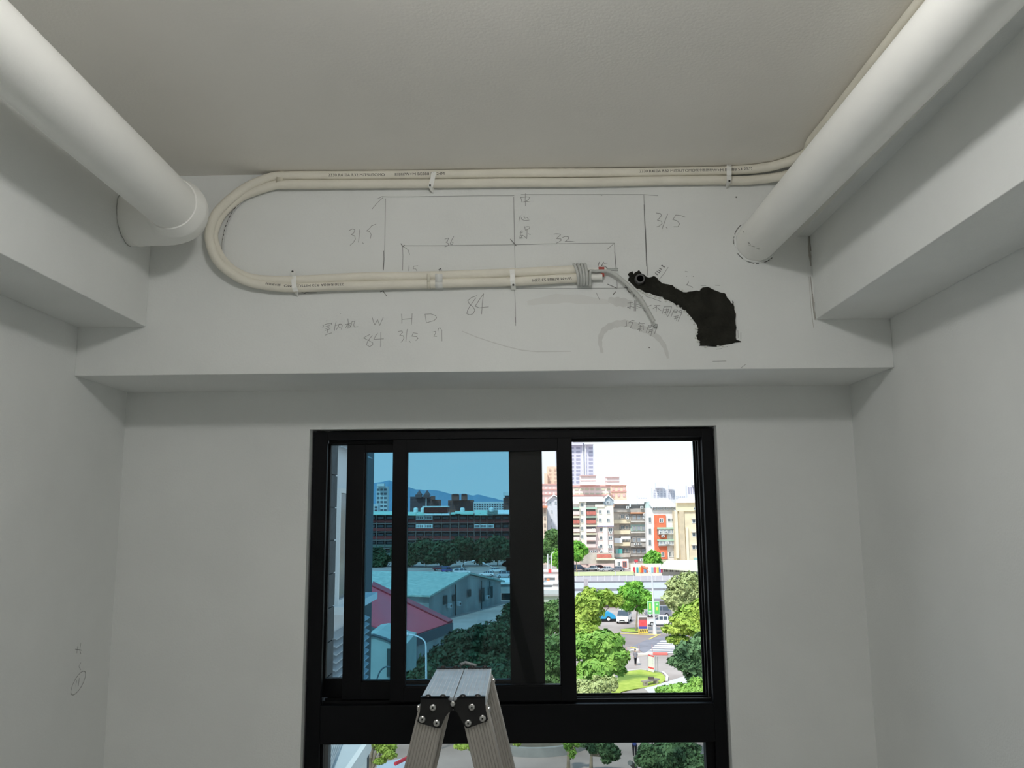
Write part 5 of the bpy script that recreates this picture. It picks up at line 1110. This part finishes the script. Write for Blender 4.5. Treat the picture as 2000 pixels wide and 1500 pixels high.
for u in (826, 812, 903, 960, 790): MB().lathe([(.9, 0), (.9, 1.6), (.5, 1.9)], at(u, 1001, YR_+6), 'z', 10).build('water_tank', wroof, t, smooth=True)
# grey hall with green roof
t = thing('gable_hall', 'grey walled hall with a pale green metal roof through the tinted pane', 'building', (-8, 150, GZ))
G1 = at(838, 1163, 137); G2 = at(978, 1136, 166); Ga = at(913, 1122.5, 151.5); Ga.z = at(913, 1122.5, 151.5).z
wgr = mat('stained_grey_wall', (168, 174, 172), .9, rgb2=(128, 134, 134), scale=.28, detail=7, stretch=(1, 1, .3)); zE = G1.z
G1g = Vector((G1.x, G1.y, GZ)); G2g = Vector((G2.x, G2.y, GZ)); G2.z = at(978, 1136, G2.y).z
D_ = Vector((-29, 11.4, 0)).normalized()*34
MB().slab([G1g, G2g, G2, Ga, G1], D_).build('wall', wgr, t)
ov = (G1g-G2g).normalized(); outn = -D_.normalized()*.6
gr_ = mat('pale_green_metal', (182, 202, 190), .7, rgb2=(140, 168, 160), scale=1.6, detail=9)
def rf(A0, A1):
    a = A0+outn+Vector((0, 0, .12)); b = A1+outn+Vector((0, 0, .12)); MB().slab([a, b, b+Vector((0, 0, .28)), a+Vector((0, 0, .28))], D_-outn*2).build('roof_panel', gr_, t)
rf(G1+ov*.8+Vector((0, 0, -.3)), Ga); rf(Ga, G2-ov*.8+Vector((0, 0, -.25)))
wn = (G2g-G1g); nrm_ = -D_.normalized()
def onwall(u, v):
    # where the sight line meets the gable wall
    d = at(u, v, 100); n_ = nrm_; k = n_.dot(G1g)/n_.dot(d); return d*k
dkw = M_('hall_window_dark', (62, 74, 74))
for u0, v0, u1, v1 in ((866, 1163, 873.5, 1181), (884, 1161, 890.5, 1175), (914.5, 1151, 920, 1166), (939.5, 1148, 946, 1176), (958, 1145, 962.5, 1168)):
    P = [onwall(u0, v1), onwall(u1, v1), onwall(u1, v0), onwall(u0, v0)]
    P[1].z = P[0].z; P[2].z = P[3].z = (P[2].z+P[3].z)/2; P[2].x, P[2].y = P[1].x, P[1].y; P[3].x, P[3].y = P[0].x, P[0].y
    MB().slab([q+nrm_*.01 for q in P], nrm_*.02).build('window', dkw, t)
for u, v in ((875, 1187), (893, 1183), (949, 1170), (924, 1219), (951, 1213)):
    p = onwall(u, v); e = wn.normalized()*.38; f_ = nrm_*.55
    a_ = MB().hexa([p-e+nrm_*.05, p+e+nrm_*.05, p+e+f_, p-e+f_, p-e+nrm_*.05+Vector((0,0,.65)), p+e+nrm_*.05+Vector((0,0,.65)), p+e+f_+Vector((0,0,.65)), p-e+f_+Vector((0,0,.65))]).build('air_conditioner', wframe, t)
    c_ = p+f_+Vector((0, 0, .32)); MB().slab([c_+nrm_*.02+wn.normalized()*.24*math.cos(k*PI/5)+Vector((0, 0, .24*math.sin(k*PI/5))) for k in range(10)], nrm_*.03).build('fan_grille', tyre, a_)
for u, v0, v1 in ((889, 1142, 1205), (939.5, 1134, 1190), (956, 1135, 1150)):
    p, q = onwall(u, v1), onwall(u, v0); MB().tube([p+nrm_*.1, Vector((p.x, p.y, q.z))+nrm_*.1], .09, 6).build('drain_pipe', dkw, t)
t = thing('side_shed', 'dark open sided shed with a pale roof right of the grey hall', 'building', tuple(at(992, 1160, 172))[:2]+(GZ,))
x0, x1, z0, z1 = R2(979, 1136, 1012, 1160, 172); MB().box(x0, x1, 172, 182, GZ, z1-2.2).build('wall', dkw, t); MB().box(x0-.3, x1, 171, 182, z1-2.2, z1-.4).build('shutter_band', wgr, t); MB().box(x0-.5, x1, 170.6, 182.5, z1-.4, z1).build('roof', wroof, t)
# red roofed house
t = thing('red_roof_house', 'house with a large ribbed red metal roof below the grey hall', 'building', tuple(at(800, 1230, 104))[:2]+(GZ,))
rr_ = mat('red_metal_roof', (188, 74, 88), .5, var=.06, scale=.8); rrd = mat('red_metal_dark', (160, 50, 66), .5, var=.05, scale=.8)
qA, qB, qC, qD = at(728, 1138, 122), at(884, 1214, 112), at(792, 1246, 94), at(700, 1212, 96)
pl_n = (qB-qA).cross(qC-qA).normalized()
if pl_n.z < 0: pl_n = -pl_n
MB().slab([qA, qB, qC, qD], -pl_n*.25).build('roof_panel', rr_, t)
for k in range(60):
    f = (k+.5)/60; MB().tube([qA.lerp(qD, f)+pl_n*.01, qB.lerp(qC, f)+pl_n*.01], .035, 4).build('rib', rr_, t)
bandB = qB+(qA-qB).normalized()*0; MB().slab([qA+pl_n*.1, qB+pl_n*.1, qB.lerp(qC, .13)+pl_n*.12, qA.lerp(qD, .13)+pl_n*.12], pl_n*.12).build('ridge_flashing', rrd, t)
for a, b in ((qB, qC), (qC, qD)):
    lo_a = Vector((a.x, a.y, GZ)); lo_b = Vector((b.x, b.y, GZ)); MB().slab([lo_a+Vector((0, 1, 0)), lo_b+Vector((0, 1, 0)), b+Vector((0, 1, -.3)), a+Vector((0, 1, -.3))], (0, .3, 0)).build('wall', wgr, t)
    MB().slab([a+Vector((0, -.5, -.1)), b+Vector((0, -.5, -.1)), b+Vector((0, -.5, -1.3)), a+Vector((0, -.5, -1.3))], (0, .4, 0)).build('gutter_board', M_('gutter_slate', (84, 96, 102)), t)
t = thing('grey_annex', 'grey-green rendered building with a curved top in the second glass strip', 'building', tuple(at(742, 1300, 70))[:2]+(GZ,))
P = [at(u, v, 70) for u, v in ((700,1262),(712,1244),(730,1241),(752,1248),(772,1258),(790,1262))]
MB().slab([Vector((P[0].x, 70, GZ)), Vector((P[-1].x, 70, GZ))]+P[::-1], (0, 8, 0)).build('wall', M_('sage_wall', (162, 178, 174), var=.06), t); MB().tube([p+Vector((0, -.1, .05)) for p in P], .12, 6).build('coping', M_('gutter_slate', (84, 96, 102)), t)
piece(t, 'window', dkw, 70, 757, 1268, 766, 1320, .1)
# grass bank with a hoop
tag(MB().tube(catmull([at(u, v, 60) for u, v in ((735,1330),(742,1312),(752,1303),(764,1305),(772,1330))], 5), .05, 8).build('hoop', M_('gutter_slate', (84, 96, 102)), smooth=True), 'dark curved handrail in front of the grey-green building', 'handrail')

# ---- the wing of this building at the left
slate = mat('dark_slate_tile', (72, 82, 88), .6, rgb2=(56, 64, 70), scale=14, detail=8, bump=.3, bscale=60); joint = M_('grey_joint', (128, 134, 138))
t = thing('slate_pier', 'dark slate clad pier just outside the left edge of the window', 'pier', (-1.0, 3.7, GZ))
MB().box(-1.27, -.878, 3.35, 4.0, -1.6, 1.4).build('core', joint, t)
zz = -1.6
while zz < 1.4: MB().box(-.882, -.870, 3.352, 3.998, zz+.003, min(1.4, zz+.147)).build('slate_tile', slate, t); zz += .15
wg = thing('building_wing', 'white wing of this building with window frames and louvres receding at the left', 'building', (-3.4, 16, GZ))
wpaint = M_('wing_white', (222, 226, 230), var=.03)
XW = -3.05
MB().box(XW-3, XW, 11.0, 16.65, GZ, 8).build('wall', wpaint, wg)
MB().box(XW-3, XW+.02, 16.65, 17.4, GZ, 8).build('slate_end', slate, wg)
for zb_ in (-14.2, -11.0, -7.8, -4.6, -1.4, 1.8, 5.0):
    for ya, yb in ((13.9, 14.9), (15.3, 16.2)):
        f = MB().box(XW, XW+.08, ya, ya+.08, zb_, zb_+1.9).box(XW, XW+.08, yb-.08, yb, zb_, zb_+1.9).box(XW, XW+.08, ya+.08, yb-.08, zb_+1.82, zb_+1.9).box(XW, XW+.08, ya+.08, yb-.08, zb_, zb_+.08).build('window', wframe, wg); MB().box(XW+.01, XW+.03, ya+.08, yb-.08, zb_+.08, zb_+1.82).build('pane', glz, f)
    MB().box(XW, XW+.3, 13.7, 16.4, zb_-.12, zb_).build('sill', wframe, wg)
lv = M_('louvre_grey', (176, 184, 190))
for z_ in (-3.4, 1.2, -9.0):
    for k in range(14): MB().hexa([(XW+.02, 13.6, z_+k*.12), (XW+.14, 13.6, z_+k*.12-.05), (XW+.14, 16.5, z_+k*.12-.05), (XW+.02, 16.5, z_+k*.12), (XW+.02, 13.6, z_+k*.12+.02), (XW+.14, 13.6, z_+k*.12-.03), (XW+.14, 16.5, z_+k*.12-.03), (XW+.02, 16.5, z_+k*.12+.02)]).build('louvre', lv, wg)
# low pane: porch roof, steps, planter
t = thing('entrance_canopy', 'pale ribbed canopy and porch at the lower left of the low pane', 'canopy', tuple(at(680, 1480, 10))[:2]+(GZ,))
a, b, c, d = at(640, 1440, 10.9), at(716, 1440, 10.9), at(660, 1520, 8.6), at(628, 1520, 8.6)
MB().slab([a, b, c, d], (0, 0, -.25)).build('canopy_roof', M_('canopy_pale', (206, 216, 222), var=.04), t)
for k in range(7): MB().tube([a.lerp(b, .05+k*.06)+Vector((0,0,.03)), d.lerp(c, .05+k*.06)+Vector((0,0,.03))], .008, 4).build('rib', lv, t)
MB().slab([b, c, c+Vector((.06, 0, 0)), b+Vector((.06, 0, 0))], (0, 0, -.16)).build('edge_beam', M_('canopy_white', (238, 242, 244)), t)
for f in (0, .35, .8): p = b.lerp(c, f)+Vector((-.05, 0, -.12)); MB().box(p.x-.05, p.x+.05, p.y-.05, p.y+.05, GZ, p.z).build('post', M_('canopy_white', (238, 242, 244)), t)
pl = thing('round_planter', 'round grey stone planter wall in the low pane', 'planter', tuple(gp(1045, 1470)))
c_ = gp(1045, 1452); MB().lathe([(4.2, 0), (4.2, .62), (3.9, .62), (3.9, .3)], (c_.x, c_.y+.5, GZ), 'z', 40).build('wall', M_('planter_stone', (158, 158, 156), var=.08, scale=2), pl, smooth=True)
sp = MB().lathe([(3.9, .28), (3.9, .4)], (c_.x, c_.y+.5, GZ), 'z', 30).build('soil', M_('soil', (120, 112, 100), var=.2), pl)
tag(MB().slab([gp(u, v, .05) for u, v in ((740,1490),(800,1478),(840,1500),(860,1530),(720,1530))], (0, 0, -.05)).build('awning_sheet', M_('light_blue_sheet', (196, 212, 228))), 'pale blue ground sheet behind the young tree', 'sheet')
p0, p1 = gp(772, 1492, .6), gp(800, 1478, .6); tag(MB().tube([p0, p1], .12, 8).build('barrier_rail', M_('rail_red', (214, 70, 84))), 'red barrier rail behind the left ladder leg', 'barrier')
tag(MB().tube([gp(1241, 1500), gp(1232, 1490, 1.2), gp(1230, 1490, 4)], [.16, .14, .12], 8).build('pole', M_('dark_pole', (120, 122, 120)), smooth=True), 'dark pole left of the round tree in the low pane', 'pole')
pb = gp(1240, 1479); t = thing('person', 'person in a blue top half hidden by the dark round tree', 'person', tuple(pb)); 
skin('body', [((0,0,.88), .12), ((0,0,1.15), (.12,.10)), ((0,0,1.36), (.15,.09)), ((0,0,1.46), .05), ((0,0,1.62), .085), ((-.2,0,1.34), .05), ((-.26,-.1,1.05), .035), ((.2,0,1.34), .05), ((.26,-.1,1.05), .035), ((-.09,0,.8), .08), ((-.09,0,.45), .055), ((-.09,0,.05), .04), ((.09,0,.8), .08), ((.09,.05,.45), .055), ((.09,0,.05), .04)], [(0,1),(1,2),(2,3),(3,4),(2,5),(5,6),(2,7),(7,8),(0,9),(9,10),(10,11),(0,12),(12,13),(13,14)], skn, t)
skin('blue_top', [((0,0,.72), .17), ((0,0,1.12), (.16,.13)), ((0,0,1.36), (.17,.12)), ((-.21,0,1.34), .07), ((-.27,-.1,1.08), .055), ((.21,0,1.34), .07), ((.27,-.1,1.08), .055)], [(0,1),(1,2),(2,3),(3,4),(2,5),(5,6)], bluep, t)
skin('trousers', [((0,0,.88), .13), ((-.09,0,.78), .10), ((-.09,0,.45), .07), ((-.09,0,.08), .055), ((.09,0,.78), .10), ((.09,.05,.45), .07), ((.09,0,.08), .055)], [(0,1),(1,2),(2,3),(0,4),(4,5),(5,6)], trs, t)
MB().ball(OFF[t]+Vector((0, .02, 1.65)), (.1, .105, .1), 10, 6).build('hair', hair, t, smooth='all')
